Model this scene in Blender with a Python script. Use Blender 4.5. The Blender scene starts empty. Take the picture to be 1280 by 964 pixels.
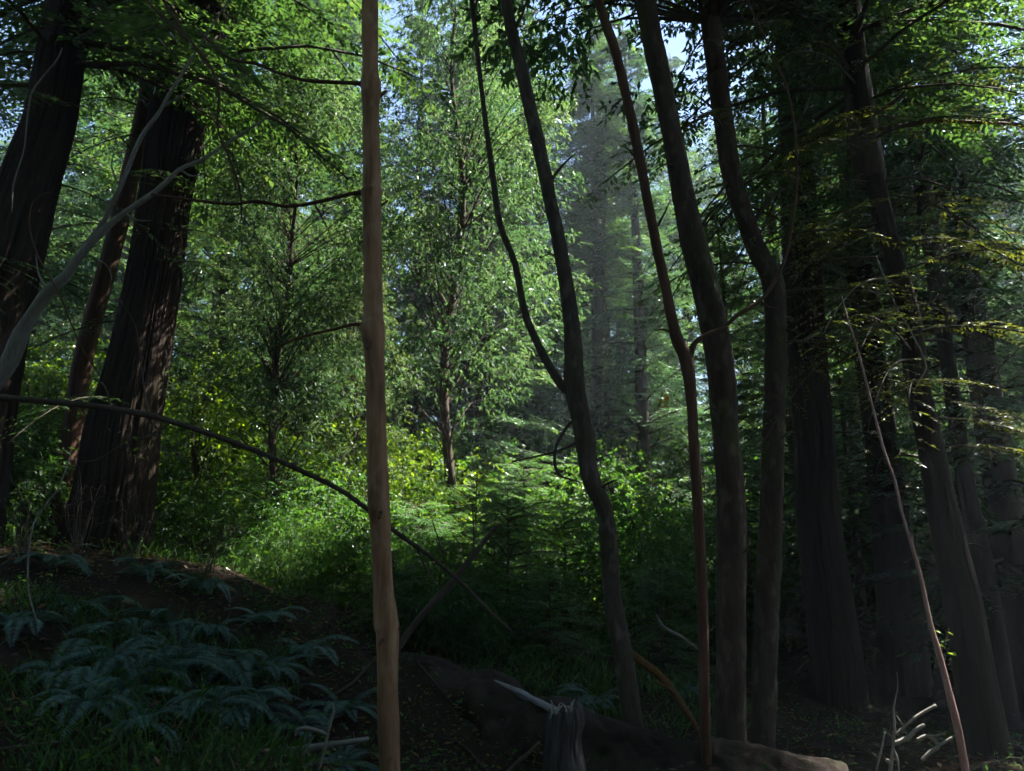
import bpy, math, random
import numpy as np
from math import radians, sin, cos, pi

random.seed(7)
RNG = np.random.default_rng(11)
S = bpy.context.scene
COL = S.collection

# ------------------------------------------------------------------ camera
EYE = np.array([0.0, 0.0, 1.6])
PITCH = radians(15.0)
FPX = 950.0                       # focal length in pixels of the 1280 px wide photograph
cam_d = bpy.data.cameras.new('camera')
cam_d.sensor_width = 36.0
cam_d.lens = 36.0 * FPX / 1280.0
cam_d.clip_start = 0.05
cam_d.clip_end = 3000.0
cam_d.dof.use_dof = True
cam_d.dof.focus_distance = 7.5
cam_d.dof.aperture_fstop = 1.7
cam = bpy.data.objects.new('camera', cam_d)
cam.location = EYE
cam.rotation_euler = (radians(90) + PITCH, 0, 0)
COL.objects.link(cam)
S.camera = cam

# ------------------------------------------------------------------ light
SUN_EL, SUN_AZ = radians(56.0), radians(64.0)      # azimuth from +Y (view direction) towards +X
w = bpy.data.worlds.new("World")
S.world = w
w.use_nodes = True
nt = w.node_tree
bg = nt.nodes['Background']
sky = nt.nodes.new('ShaderNodeTexSky')
sky.sky_type = 'NISHITA'
sky.sun_disc = False
sky.sun_elevation = SUN_EL
sky.sun_rotation = SUN_AZ
sky.air_density = 1.0
sky.dust_density = 0.3
sky.ozone_density = 2.5
nt.links.new(sky.outputs[0], bg.inputs[0])
bg.inputs[1].default_value = 0.05
sl = bpy.data.lights.new('sun', 'SUN')
sl.energy = 5.0
sl.angle = radians(0.5)
sl.color = (1.0, 0.95, 0.86)
sun = bpy.data.objects.new('sun', sl)
sd = np.array([sin(SUN_AZ) * cos(SUN_EL), cos(SUN_AZ) * cos(SUN_EL), sin(SUN_EL)])
from mathutils import Vector
sun.rotation_euler = Vector((-sd[0], -sd[1], -sd[2])).to_track_quat('-Z', 'Y').to_euler()
sun.location = tuple(sd * 90)
COL.objects.link(sun)
S.view_settings.view_transform = 'Standard'
S.view_settings.look = 'None'
S.view_settings.gamma = 1.0
S.view_settings.exposure = 2.8
S.render.engine = 'CYCLES'
c = S.cycles
c.max_bounces = 7
c.diffuse_bounces = 4
c.glossy_bounces = 2
c.transmission_bounces = 5
c.transparent_max_bounces = 4
c.volume_bounces = 0
c.caustics_reflective = False
c.caustics_refractive = False
c.sample_clamp_indirect = 3.0
c.use_denoising = True
c.use_adaptive_sampling = True
c.adaptive_threshold = 0.03

# ------------------------------------------------------------------ helpers
def P(px, py, d):
    """world point seen at pixel (px,py) of the 1280x964 photograph, at forward distance d"""
    a = (px - 640.0) / FPX
    b = (482.0 - py) / FPX
    t = d / (cos(PITCH) - b * sin(PITCH))
    return EYE + t * np.array([a, cos(PITCH) - b * sin(PITCH), sin(PITCH) + b * cos(PITCH)])

def unit(v):
    v = np.asarray(v, float)
    return v / np.maximum(np.linalg.norm(v, axis=-1, keepdims=True), 1e-9)

def hash3(i, j, k, s=0):
    n = (i * 374761393 + j * 668265263 + k * 2147483647 + s * 1274126177) & 0x7fffffff
    n = ((n ^ (n >> 13)) * 1274126177) & 0x7fffffff
    return ((n ^ (n >> 16)) & 0xffff) / 65535.0

def vnoise(p, s=0):
    p = np.asarray(p, float)
    f = np.floor(p).astype(np.int64)
    t = p - f
    t = t * t * (3 - 2 * t)
    r = 0
    for a in (0, 1):
        for b in (0, 1):
            for d in (0, 1):
                wgt = (t[..., 0] if a else 1 - t[..., 0]) * (t[..., 1] if b else 1 - t[..., 1]) * (t[..., 2] if d else 1 - t[..., 2])
                r = r + wgt * hash3(f[..., 0] + a, f[..., 1] + b, f[..., 2] + d, s)
    return r * 2 - 1

def fbm(p, o=3, s=0):
    r, a = 0, 1.0
    p = np.asarray(p, float)
    for i in range(o):
        r = r + a * vnoise(p, s + i)
        p = p * 2.03 + 7.1
        a *= 0.5
    return r

class Buf:
    """collects triangles and quads, then links them as ONE mesh object"""
    def __init__(self):
        self.v, self.f, self.t, self.n = [], [], [], 0
    def add(self, v, f, tint=0.5):
        v = np.asarray(v, np.float32)
        if len(v) == 0:
            return
        self.v.append(v)
        for a in (f if isinstance(f, (list, tuple)) else [f]):
            a = np.asarray(a, np.int64)
            self.f.append(a + self.n)
        t = np.asarray(tint, np.float32)
        self.t.append(np.broadcast_to(t, (len(v),)) if t.ndim == 0 else t)
        self.n += len(v)
    def mesh(self, name, mat, smooth=False):
        me = bpy.data.meshes.new(name)
        v = np.concatenate(self.v)
        loops = np.concatenate([a.ravel() for a in self.f])
        cnt = np.concatenate([np.full(len(a), a.shape[1]) for a in self.f])
        me.vertices.add(len(v))
        me.vertices.foreach_set('co', v.ravel())
        me.loops.add(len(loops))
        me.loops.foreach_set('vertex_index', loops.astype(np.int32))
        me.polygons.add(len(cnt))
        st = np.concatenate([[0], np.cumsum(cnt)[:-1]])
        me.polygons.foreach_set('loop_start', st.astype(np.int32))
        at = me.attributes.new('tint', 'FLOAT', 'POINT')
        at.data.foreach_set('value', np.concatenate(self.t).astype(np.float32))
        if smooth:
            me.polygons.foreach_set('use_smooth', np.ones(len(cnt), bool))
        me.materials.append(mat)
        me.update(calc_edges=True)
        return me
    def build(self, name, mat, parent=None, smooth=False):
        return link(name, self.mesh(name, mat, smooth), parent)

def link(name, me, parent=None):
    o = bpy.data.objects.new(name, me)
    COL.objects.link(o)
    if parent is not None:
        o.parent = parent
    return o

def tag(o, label=None, cat=None, group=None, kind=None):
    if label: o['label'] = label
    if cat: o['category'] = cat
    if group: o['group'] = group
    if kind: o['kind'] = kind
    return o

def thing(name, label, cat, loc=(0, 0, 0), rz=0.0, group=None):
    o = bpy.data.objects.new(name, None)
    o.empty_display_size = 0.2
    COL.objects.link(o)
    o.location = tuple(loc)
    o.rotation_euler = (0, 0, rz)
    return tag(o, label, cat, group)

def spline(pts, n):
    """Catmull-Rom through rows of pts (any columns), n samples"""
    pts = np.asarray(pts, float)
    if len(pts) == 2:
        t = np.linspace(0, 1, n)[:, None]
        return pts[0] * (1 - t) + pts[1] * t
    e = np.concatenate([[2 * pts[0] - pts[1]], pts, [2 * pts[-1] - pts[-2]]])
    seg = np.linalg.norm(np.diff(pts[:, :3], axis=0), axis=1)
    cum = np.concatenate([[0], np.cumsum(seg)])
    s = np.linspace(0, cum[-1], n)
    k = np.clip(np.searchsorted(cum, s, 'right') - 1, 0, len(pts) - 2)
    t = ((s - cum[k]) / np.maximum(seg[k], 1e-9))[:, None]
    p0, p1, p2, p3 = e[k], e[k + 1], e[k + 2], e[k + 3]
    return 0.5 * (2 * p1 + (p2 - p0) * t + (2 * p0 - 5 * p1 + 4 * p2 - p3) * t * t + (3 * p1 - p0 - 3 * p2 + p3) * t ** 3)

def frames(c):
    t = np.gradient(c, axis=0)
    t = unit(t)
    ref = np.array([0.0, 1.0, 0.0]) if abs(t[:, 1]).mean() < 0.8 else np.array([1.0, 0, 0])
    u = unit(np.cross(t, ref))
    v = np.cross(t, u)
    return t, u, v

def tube(buf, pts, radii, seg=8, n=None, rough=0.0, style=None, seed=0, tint=0.5, cap=True):
    """tapered tube; style 'furrow' cuts deep vertical bark ridges, 'plain' light lumps and knots"""
    pts = np.asarray(pts, float)
    radii = np.asarray(radii, float)
    if n is None:
        n = max(2, len(pts))
    q = spline(np.concatenate([pts, radii[:, None]], axis=1), n)
    cc, r = q[:, :3], np.maximum(q[:, 3], 0.0008)
    t, u, v = frames(cc)
    th = np.linspace(0, 2 * pi, seg, endpoint=False)
    ln = np.concatenate([[0], np.cumsum(np.linalg.norm(np.diff(cc, axis=0), axis=1))])
    R = np.repeat(r[:, None], seg, 1)
    tv = np.full((n, seg), tint, float)
    if style:
        ct, sn = np.cos(th)[None, :], np.sin(th)[None, :]
        L = ln[:, None] + 0 * ct
        if style == 'furrow':
            rr = r.mean()
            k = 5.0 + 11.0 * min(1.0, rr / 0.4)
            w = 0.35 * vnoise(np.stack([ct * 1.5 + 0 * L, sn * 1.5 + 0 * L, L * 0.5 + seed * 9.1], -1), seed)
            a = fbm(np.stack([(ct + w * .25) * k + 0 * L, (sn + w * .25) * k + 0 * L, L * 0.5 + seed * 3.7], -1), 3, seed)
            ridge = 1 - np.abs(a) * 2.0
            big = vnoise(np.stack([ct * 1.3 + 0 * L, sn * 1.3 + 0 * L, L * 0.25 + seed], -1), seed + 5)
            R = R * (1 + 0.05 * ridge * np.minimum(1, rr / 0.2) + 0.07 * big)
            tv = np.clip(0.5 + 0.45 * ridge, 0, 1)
        else:
            a = fbm(np.stack([ct * 1.6 + 0 * L, sn * 1.6 + 0 * L, L * 2.2 + seed * 3.1], -1), 3, seed)
            b = vnoise(np.stack([ct * 3.5 + 0 * L, sn * 3.5 + 0 * L, L * 9 + seed], -1), seed + 3)
            R = R * (1 + rough * a + rough * 0.35 * b)
            tv = np.clip(0.5 + 0.4 * a, 0, 1)
    V = cc[:, None, :] + R[..., None] * (np.cos(th)[None, :, None] * u[:, None, :] + np.sin(th)[None, :, None] * v[:, None, :])
    i = np.arange(n - 1)[:, None] * seg
    j = np.arange(seg)[None, :]
    j2 = (j + 1) % seg
    F = np.stack([i + j, i + j2, i + seg + j2, i + seg + j], -1).reshape(-1, 4)
    V = V.reshape(-1, 3)
    fs = [F]
    tt = tv.ravel()
    if cap:
        V = np.concatenate([V, cc[:1] - t[:1] * r[0] * .15, cc[-1:] + t[-1:] * r[-1] * .3])
        tt = np.concatenate([tt, [tint, tint]])
        jj = np.arange(seg)
        fs.append(np.stack([np.full(seg, n * seg), (jj + 1) % seg, jj], -1))
        o = (n - 1) * seg
        fs.append(np.stack([np.full(seg, n * seg + 1), o + jj, o + (jj + 1) % seg], -1))
    buf.add(V, fs, tt)

def leaves(buf, base, dirn, nrm, L, W, fold=0.12, tint=0.5, droop=0.0):
    """one folded rhombus blade (2 triangles) per row"""
    base = np.asarray(base, float)
    N = len(base)
    if N == 0: return
    d = unit(dirn)
    s = unit(np.cross(d, nrm) + 1e-6)
    nn = np.cross(s, d)
    L = np.broadcast_to(np.asarray(L, float), (N,))[:, None]
    W = np.broadcast_to(np.asarray(W, float), (N,))[:, None]
    tip = base + d * L - np.array([0, 0, 1.0]) * droop * L
    mid = base + d * L * 0.45 + nn * fold * W
    V = np.stack([base, mid + s * W / 2, tip, mid - s * W / 2], 1).reshape(-1, 3)
    i = np.arange(N)[:, None] * 4
    F = np.concatenate([i + np.array([[0, 1, 2]]), i + np.array([[0, 2, 3]])], 0)
    t = np.broadcast_to(np.asarray(tint, float), (N,))
    buf.add(V, F, np.repeat(t, 4))

# ------------------------------------------------------------------ materials
def new_mat(name):
    m = bpy.data.materials.new(name)
    m.use_nodes = True
    m.node_tree.nodes.clear()
    return m, m.node_tree.nodes, m.node_tree.links

def leaf_mat(name, dark, mid, light, trans, tw=0.45, gloss=0.07, rough=0.38):
    m, N, L = new_mat(name)
    out = N.new('ShaderNodeOutputMaterial')
    at = N.new('ShaderNodeAttribute'); at.attribute_name = 'tint'
    oi = N.new('ShaderNodeObjectInfo')
    ad = N.new('ShaderNodeMath'); ad.operation = 'MULTIPLY_ADD'
    L.new(oi.outputs['Random'], ad.inputs[0]); ad.inputs[1].default_value = 0.25
    sb = N.new('ShaderNodeMath'); sb.operation = 'SUBTRACT'
    L.new(at.outputs['Fac'], sb.inputs[0]); sb.inputs[1].default_value = 0.125
    L.new(sb.outputs[0], ad.inputs[2])
    cr = N.new('ShaderNodeValToRGB')
    e = cr.color_ramp.elements
    e[0].position = 0.05; e[0].color = (*dark, 1)
    e[1].position = 0.95; e[1].color = (*light, 1)
    x = e.new(0.5); x.color = (*mid, 1)
    L.new(ad.outputs[0], cr.inputs[0])
    df = N.new('ShaderNodeBsdfDiffuse'); L.new(cr.outputs[0], df.inputs[0])
    tr = N.new('ShaderNodeBsdfTranslucent')
    mx = N.new('ShaderNodeMix'); mx.data_type = 'RGBA'; mx.blend_type = 'MULTIPLY'; mx.inputs[0].default_value = 1.0
    L.new(cr.outputs[0], mx.inputs[6]); mx.inputs[7].default_value = (*trans, 1)
    L.new(mx.outputs[2], tr.inputs[0])
    m1 = N.new('ShaderNodeMixShader'); m1.inputs[0].default_value = tw
    L.new(df.outputs[0], m1.inputs[1]); L.new(tr.outputs[0], m1.inputs[2])
    gl = N.new('ShaderNodeBsdfGlossy'); gl.inputs['Roughness'].default_value = rough
    gl.inputs[0].default_value = (0.9, 0.95, 1.0, 1)
    fr = N.new('ShaderNodeLayerWeight'); fr.inputs[0].default_value = 0.25
    mm = N.new('ShaderNodeMath'); mm.operation = 'MULTIPLY_ADD'
    L.new(fr.outputs['Fresnel'], mm.inputs[0]); mm.inputs[1].default_value = gloss * 2.0; mm.inputs[2].default_value = gloss * 0.3
    m2 = N.new('ShaderNodeMixShader')
    L.new(mm.outputs[0], m2.inputs[0]); L.new(m1.outputs[0], m2.inputs[1]); L.new(gl.outputs[0], m2.inputs[2])
    L.new(m2.outputs[0], out.inputs[0])
    return m

def bark_mat(name, dark, light, zs=6.0, xs=30.0, moss=0.0, mosscol=(0.035, 0.055, 0.012), rough=0.9, bump=0.4, patch=0.0, patchcol=(0.3, 0.3, 0.28), spec=0.15):
    m, N, L = new_mat(name)
    out = N.new('ShaderNodeOutputMaterial')
    bs = N.new('ShaderNodeBsdfPrincipled')
    bs.inputs['Roughness'].default_value = rough
    bs.inputs['Specular IOR Level'].default_value = spec
    L.new(bs.outputs[0], out.inputs[0])
    tc = N.new('ShaderNodeTexCoord')
    mp = N.new('ShaderNodeMapping'); mp.inputs['Scale'].default_value = (xs, xs, zs)
    L.new(tc.outputs['Object'], mp.inputs[0])
    n1 = N.new('ShaderNodeTexNoise'); n1.inputs['Scale'].default_value = 1.0; n1.inputs['Detail'].default_value = 5; n1.inputs['Roughness'].default_value = 0.65
    L.new(mp.outputs[0], n1.inputs[0])
    at = N.new('ShaderNodeAttribute'); at.attribute_name = 'tint'
    av = N.new('ShaderNodeMath'); av.operation = 'MULTIPLY_ADD'
    L.new(at.outputs['Fac'], av.inputs[0]); av.inputs[1].default_value = 0.55
    sc = N.new('ShaderNodeMath'); sc.operation = 'MULTIPLY_ADD'; sc.inputs[1].default_value = 0.9; sc.inputs[2].default_value = -0.2
    L.new(n1.outputs[0], sc.inputs[0]); L.new(sc.outputs[0], av.inputs[2])
    cr = N.new('ShaderNodeValToRGB')
    cr.color_ramp.elements[0].position = 0.2; cr.color_ramp.elements[0].color = (*dark, 1)
    cr.color_ramp.elements[1].position = 0.85; cr.color_ramp.elements[1].color = (*light, 1)
    L.new(av.outputs[0], cr.inputs[0])
    col = cr.outputs[0]
    def overlay(col, amount, color, scale, seed, lo):
        n = N.new('ShaderNodeTexNoise'); n.inputs['Scale'].default_value = scale; n.inputs['Detail'].default_value = 4
        ml = N.new('ShaderNodeMapping'); ml.inputs['Location'].default_value = (seed, seed, seed); ml.inputs['Scale'].default_value = (1, 1, 0.5)
        L.new(tc.outputs['Object'], ml.inputs[0]); L.new(ml.outputs[0], n.inputs[0])
        r = N.new('ShaderNodeMapRange'); r.inputs[1].default_value = lo; r.inputs[2].default_value = lo + 0.16; r.inputs[4].default_value = amount
        L.new(n.outputs[0], r.inputs[0])
        x = N.new('ShaderNodeMix'); x.data_type = 'RGBA'
        L.new(r.outputs[0], x.inputs[0]); L.new(col, x.inputs[6]); x.inputs[7].default_value = (*color, 1)
        return x.outputs[2]
    if moss: col = overlay(col, moss, mosscol, 3.0, 3.3, 0.5)
    if patch: col = overlay(col, patch, patchcol, 9.0, 8.8, 0.54)
    L.new(col, bs.inputs['Base Color'])
    bp = N.new('ShaderNodeBump'); bp.inputs['Strength'].default_value = bump; bp.inputs['Distance'].default_value = 0.02
    L.new(n1.outputs[0], bp.inputs['Height']); L.new(bp.outputs[0], bs.inputs['Normal'])
    return m

M = {}
# conifer needles, broad glossy leaves, soft yellow-green understory leaves, shaded fern
M['conifer'] = leaf_mat('conifer_needles', (0.018, 0.045, 0.025), (0.045, 0.088, 0.045), (0.095, 0.14, 0.065), (1.5, 1.7, 0.85), 0.45, 0.08)
M['redwood'] = leaf_mat('redwood_needles', (0.018, 0.045, 0.02), (0.042, 0.085, 0.032), (0.09, 0.135, 0.045), (1.55, 1.7, 0.7), 0.42, 0.05)
M['laurel'] = leaf_mat('laurel_leaves', (0.022, 0.05, 0.028), (0.048, 0.09, 0.048), (0.10, 0.14, 0.075), (1.6, 1.75, 0.85), 0.5, 0.03, 0.5)
M['oak'] = leaf_mat('oak_leaves', (0.035, 0.065, 0.025), (0.08, 0.115, 0.045), (0.15, 0.18, 0.08), (1.6, 1.7, 0.75), 0.5, 0.03, 0.5)
M['shrub'] = leaf_mat('shrub_leaves', (0.022, 0.06, 0.016), (0.045, 0.105, 0.026), (0.10, 0.16, 0.036), (1.5, 1.75, 0.55), 0.5, 0.04, 0.55)
M['feather'] = leaf_mat('feathery_needles', (0.035, 0.09, 0.035), (0.065, 0.14, 0.055), (0.11, 0.18, 0.06), (1.5, 1.8, 0.6), 0.45, 0.05, 0.5)
M['fresh'] = leaf_mat('fresh_leaves', (0.06, 0.12, 0.015), (0.11, 0.18, 0.02), (0.20, 0.26, 0.03), (1.6, 1.7, 0.4), 0.55, 0.06)
M['fern'] = leaf_mat('fern_fronds', (0.022, 0.06, 0.045), (0.05, 0.115, 0.095), (0.10, 0.18, 0.155), (1.2, 1.4, 0.8), 0.35, 0.12, 0.4)
M['olive'] = leaf_mat('olive_needles', (0.04, 0.052, 0.014), (0.075, 0.088, 0.02), (0.125, 0.135, 0.03), (1.4, 1.4, 0.5), 0.5, 0.04)
M['dead'] = leaf_mat('dead_leaves', (0.06, 0.03, 0.015), (0.16, 0.08, 0.035), (0.30, 0.19, 0.10), (1.3, 1.0, 0.6), 0.3, 0.05)
M['rust'] = leaf_mat('rust_leaves', (0.35, 0.10, 0.02), (0.5, 0.17, 0.03), (0.6, 0.3, 0.06), (1.2, 0.9, 0.5), 0.5, 0.03)
M['tan_bark'] = bark_mat('tan_red_bark', (0.13, 0.065, 0.036), (0.37, 0.215, 0.125), 1.6, 30, 0.35, (0.10, 0.06, 0.03), 0.75, 0.4, 0.45, (0.42, 0.30, 0.20))
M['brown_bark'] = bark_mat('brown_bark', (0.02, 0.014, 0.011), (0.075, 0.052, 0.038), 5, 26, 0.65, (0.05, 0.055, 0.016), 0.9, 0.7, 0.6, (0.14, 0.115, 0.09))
M['grey_bark'] = bark_mat('grey_bark', (0.03, 0.024, 0.02), (0.095, 0.077, 0.064), 5, 22, 0.55, (0.05, 0.052, 0.018), 0.9, 0.7, 0.6, (0.17, 0.15, 0.125))
M['red_bark'] = bark_mat('red_brown_bark', (0.035, 0.019, 0.013), (0.115, 0.06, 0.04), 3, 24, 0.3, (0.05, 0.045, 0.014), 0.8, 0.35)
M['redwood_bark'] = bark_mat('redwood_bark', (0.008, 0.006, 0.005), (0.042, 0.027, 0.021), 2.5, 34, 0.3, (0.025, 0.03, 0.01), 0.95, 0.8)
M['far_bark'] = bark_mat('far_bark', (0.03, 0.022, 0.018), (0.10, 0.075, 0.06), 3, 18, 0.2)
M['pale_wood'] = bark_mat('pale_dead_wood', (0.09, 0.084, 0.076), (0.24, 0.225, 0.205), 6, 40, 0.3, (0.05, 0.06, 0.025), 0.85, 0.3)
M['dead_wood'] = bark_mat('dark_dead_wood', (0.03, 0.024, 0.02), (0.10, 0.08, 0.066), 12, 40, 0.3, (0.03, 0.035, 0.012), 0.9, 0.4)
M['pink_wood'] = bark_mat('pinkish_wood', (0.17, 0.09, 0.08), (0.42, 0.28, 0.26), 10, 60, 0.0, rough=0.6, bump=0.2)
M['orange_wood'] = bark_mat('orange_rotten_wood', (0.06, 0.032, 0.012), (0.19, 0.10, 0.035), 10, 30, 0.85, (0.06, 0.065, 0.015), 0.9, 0.5)
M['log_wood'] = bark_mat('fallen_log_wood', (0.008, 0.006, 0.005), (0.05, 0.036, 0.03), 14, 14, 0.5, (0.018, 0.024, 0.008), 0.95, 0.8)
M['weathered'] = bark_mat('weathered_and_lit_wood', (0.14, 0.135, 0.14), (0.38, 0.37, 0.39), 30, 30, 0.0, rough=0.8, bump=0.5)  # weathered stump splinters; on the log strip the paleness stands for light
M['stump_wood'] = bark_mat('stump_wood', (0.016, 0.014, 0.013), (0.085, 0.08, 0.078), 4, 70, 0.35, (0.03, 0.06, 0.045), 0.9, 0.7)

def ground_mat():
    m, N, L = new_mat('forest_floor')
    out = N.new('ShaderNodeOutputMaterial')
    bs = N.new('ShaderNodeBsdfPrincipled'); bs.inputs['Roughness'].default_value = 0.95
    bs.inputs['Specular IOR Level'].default_value = 0.1
    L.new(bs.outputs[0], out.inputs[0])
    tc = N.new('ShaderNodeTexCoord')
    n1 = N.new('ShaderNodeTexNoise'); n1.inputs['Scale'].default_value = 1.3; n1.inputs['Detail'].default_value = 8
    n2 = N.new('ShaderNodeTexNoise'); n2.inputs['Scale'].default_value = 26; n2.inputs['Detail'].default_value = 5; n2.inputs['Roughness'].default_value = 0.7
    L.new(tc.outputs['Object'], n1.inputs[0]); L.new(tc.outputs['Object'], n2.inputs[0])
    cr = N.new('ShaderNodeValToRGB')
    e = cr.color_ramp.elements
    e[0].position = 0.3; e[0].color = (0.010, 0.008, 0.006, 1)
    e[1].position = 0.75; e[1].color = (0.05, 0.034, 0.024, 1)
    L.new(n2.outputs[0], cr.inputs[0])
    mx = N.new('ShaderNodeMix'); mx.data_type = 'RGBA'
    r = N.new('ShaderNodeMapRange'); r.inputs[1].default_value = 0.52; r.inputs[2].default_value = 0.68; r.inputs[4].default_value = 0.6
    L.new(n1.outputs[0], r.inputs[0]); L.new(r.outputs[0], mx.inputs[0])
    L.new(cr.outputs[0], mx.inputs[6]); mx.inputs[7].default_value = (0.018, 0.028, 0.010, 1)
    L.new(mx.outputs[2], bs.inputs['Base Color'])
    bp = N.new('ShaderNodeBump'); bp.inputs['Strength'].default_value = 0.8; bp.inputs['Distance'].default_value = 0.05
    L.new(n2.outputs[0], bp.inputs['Height']); L.new(bp.outputs[0], bs.inputs['Normal'])
    return m

# ------------------------------------------------------------------ ground: one sheet out to the horizon
ctl = [P(*a) for a in (
    (0, 964, 4.6), (150, 964, 4.8), (300, 964, 5.1), (400, 968, 5.4), (485, 985, 6.0),
    (190, 692, 10.6), (60, 688, 10.6), (-150, 680, 10.5), (-400, 690, 10.0), (260, 706, 9.9), (305, 720, 9.3), (400, 792, 8.5), (470, 822, 8.3), (530, 832, 8.3),
    (300, 742, 12.5), (400, 768, 12.5), (500, 785, 12), (640, 785, 12), (640, 830, 9.8), (560, 870, 8.6), (720, 850, 9.6),
    (250, 694, 15), (60, 690, 15), (700, 800, 11), (640, 742, 17), (640, 715, 32), (200, 700, 32), (1000, 730, 32), (-200, 690, 32), (1500, 735, 32),
    (1050, 988, 7.6), (1200, 990, 7.2), (900, 1005, 7.0), (790, 985, 7.4), (700, 985, 6.8), (600, 990, 6.6), (1400, 985, 7.5),
    (1000, 900, 12), (1250, 905, 12), (1450, 900, 12), (1000, 800, 20), (1250, 800, 20), (840, 880, 9.5))]
ctl += [np.array(a, float) for a in ((0, 0, 0), (0, -8, 0), (-8, -8, .8), (8, -8, 0), (-9, 2, 1.2), (9, 2, -.1), (0, 3, .1), (4, 4, 0.05), (-4, 2.5, .4), (0, -40, 0), (-50, 0, 3), (50, 0, 1),
                                     (0, 48, 6.5), (-30, 48, 7.5), (30, 48, 5), (0, 75, 15), (-60, 75, 17), (60, 75, 11), (-150, 150, 24), (150, 150, 20), (0, 200, 26), (-150, -100, 2), (150, -100, 2))]
ctl = np.array(ctl)
_A = np.linalg.norm(ctl[:, None, :2] - ctl[None, :, :2], axis=-1)
_n = len(ctl)
_K = np.zeros((_n + 3, _n + 3))
_K[:_n, :_n] = _A + np.eye(_n) * 0.05
_K[:_n, _n] = 1; _K[:_n, _n + 1:] = ctl[:, :2]
_K[_n:, :_n] = _K[:_n, _n:].T
_wt = np.linalg.solve(_K, np.concatenate([ctl[:, 2], [0, 0, 0]]))

def ground_z(x, y, detail=True):
    x = np.asarray(x, float); y = np.asarray(y, float)
    p = np.stack([np.clip(x, -200, 200), np.clip(y, -120, 220)], -1)
    d = np.linalg.norm(p[..., None, :] - ctl[:, :2], axis=-1)
    z = d @ _wt[:_n] + _wt[_n] + p[..., 0] * _wt[_n + 1] + p[..., 1] * _wt[_n + 2]
    if detail:
        q = np.stack([x, y, 0 * x], -1)
        z = z + 0.065 * fbm(q * 1.3, 3, 4) + 0.03 * fbm(q * 4.5, 2, 9)
    return z

def ground():
    def axis(lo, hi, fine, a, b):
        far_lo = -np.geomspace(abs(lo), abs(a), 22)[:-1] if lo < a else []
        mid = np.arange(a, b, fine)
        far_hi = np.geomspace(b, hi, 26)
        return np.concatenate([far_lo, mid, far_hi])
    xs = axis(-900, 900, 0.09, -9, 9)
    ys = np.concatenate([-np.geomspace(900, 3, 20), np.arange(-2.5, 4, .5), np.arange(4, 15, 0.08), np.geomspace(15, 1200, 70)])
    X, Y = np.meshgrid(xs, ys)
    Z = np.concatenate([ground_z(X[i:i + 20], Y[i:i + 20]) for i in range(0, len(ys), 20)])
    b = Buf()
    nx, ny = len(xs), len(ys)
    i = np.arange(ny - 1)[:, None] * nx
    j = np.arange(nx - 1)[None, :]
    F = np.stack([i + j, i + j + 1, i + nx + j + 1, i + nx + j], -1).reshape(-1, 4)
    b.add(np.stack([X, Y, Z], -1).reshape(-1, 3), F)
    tag(b.build('ground', ground_mat(), smooth=True), 'dark forest floor of soil and litter under the trees', kind='structure')
ground()

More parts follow.
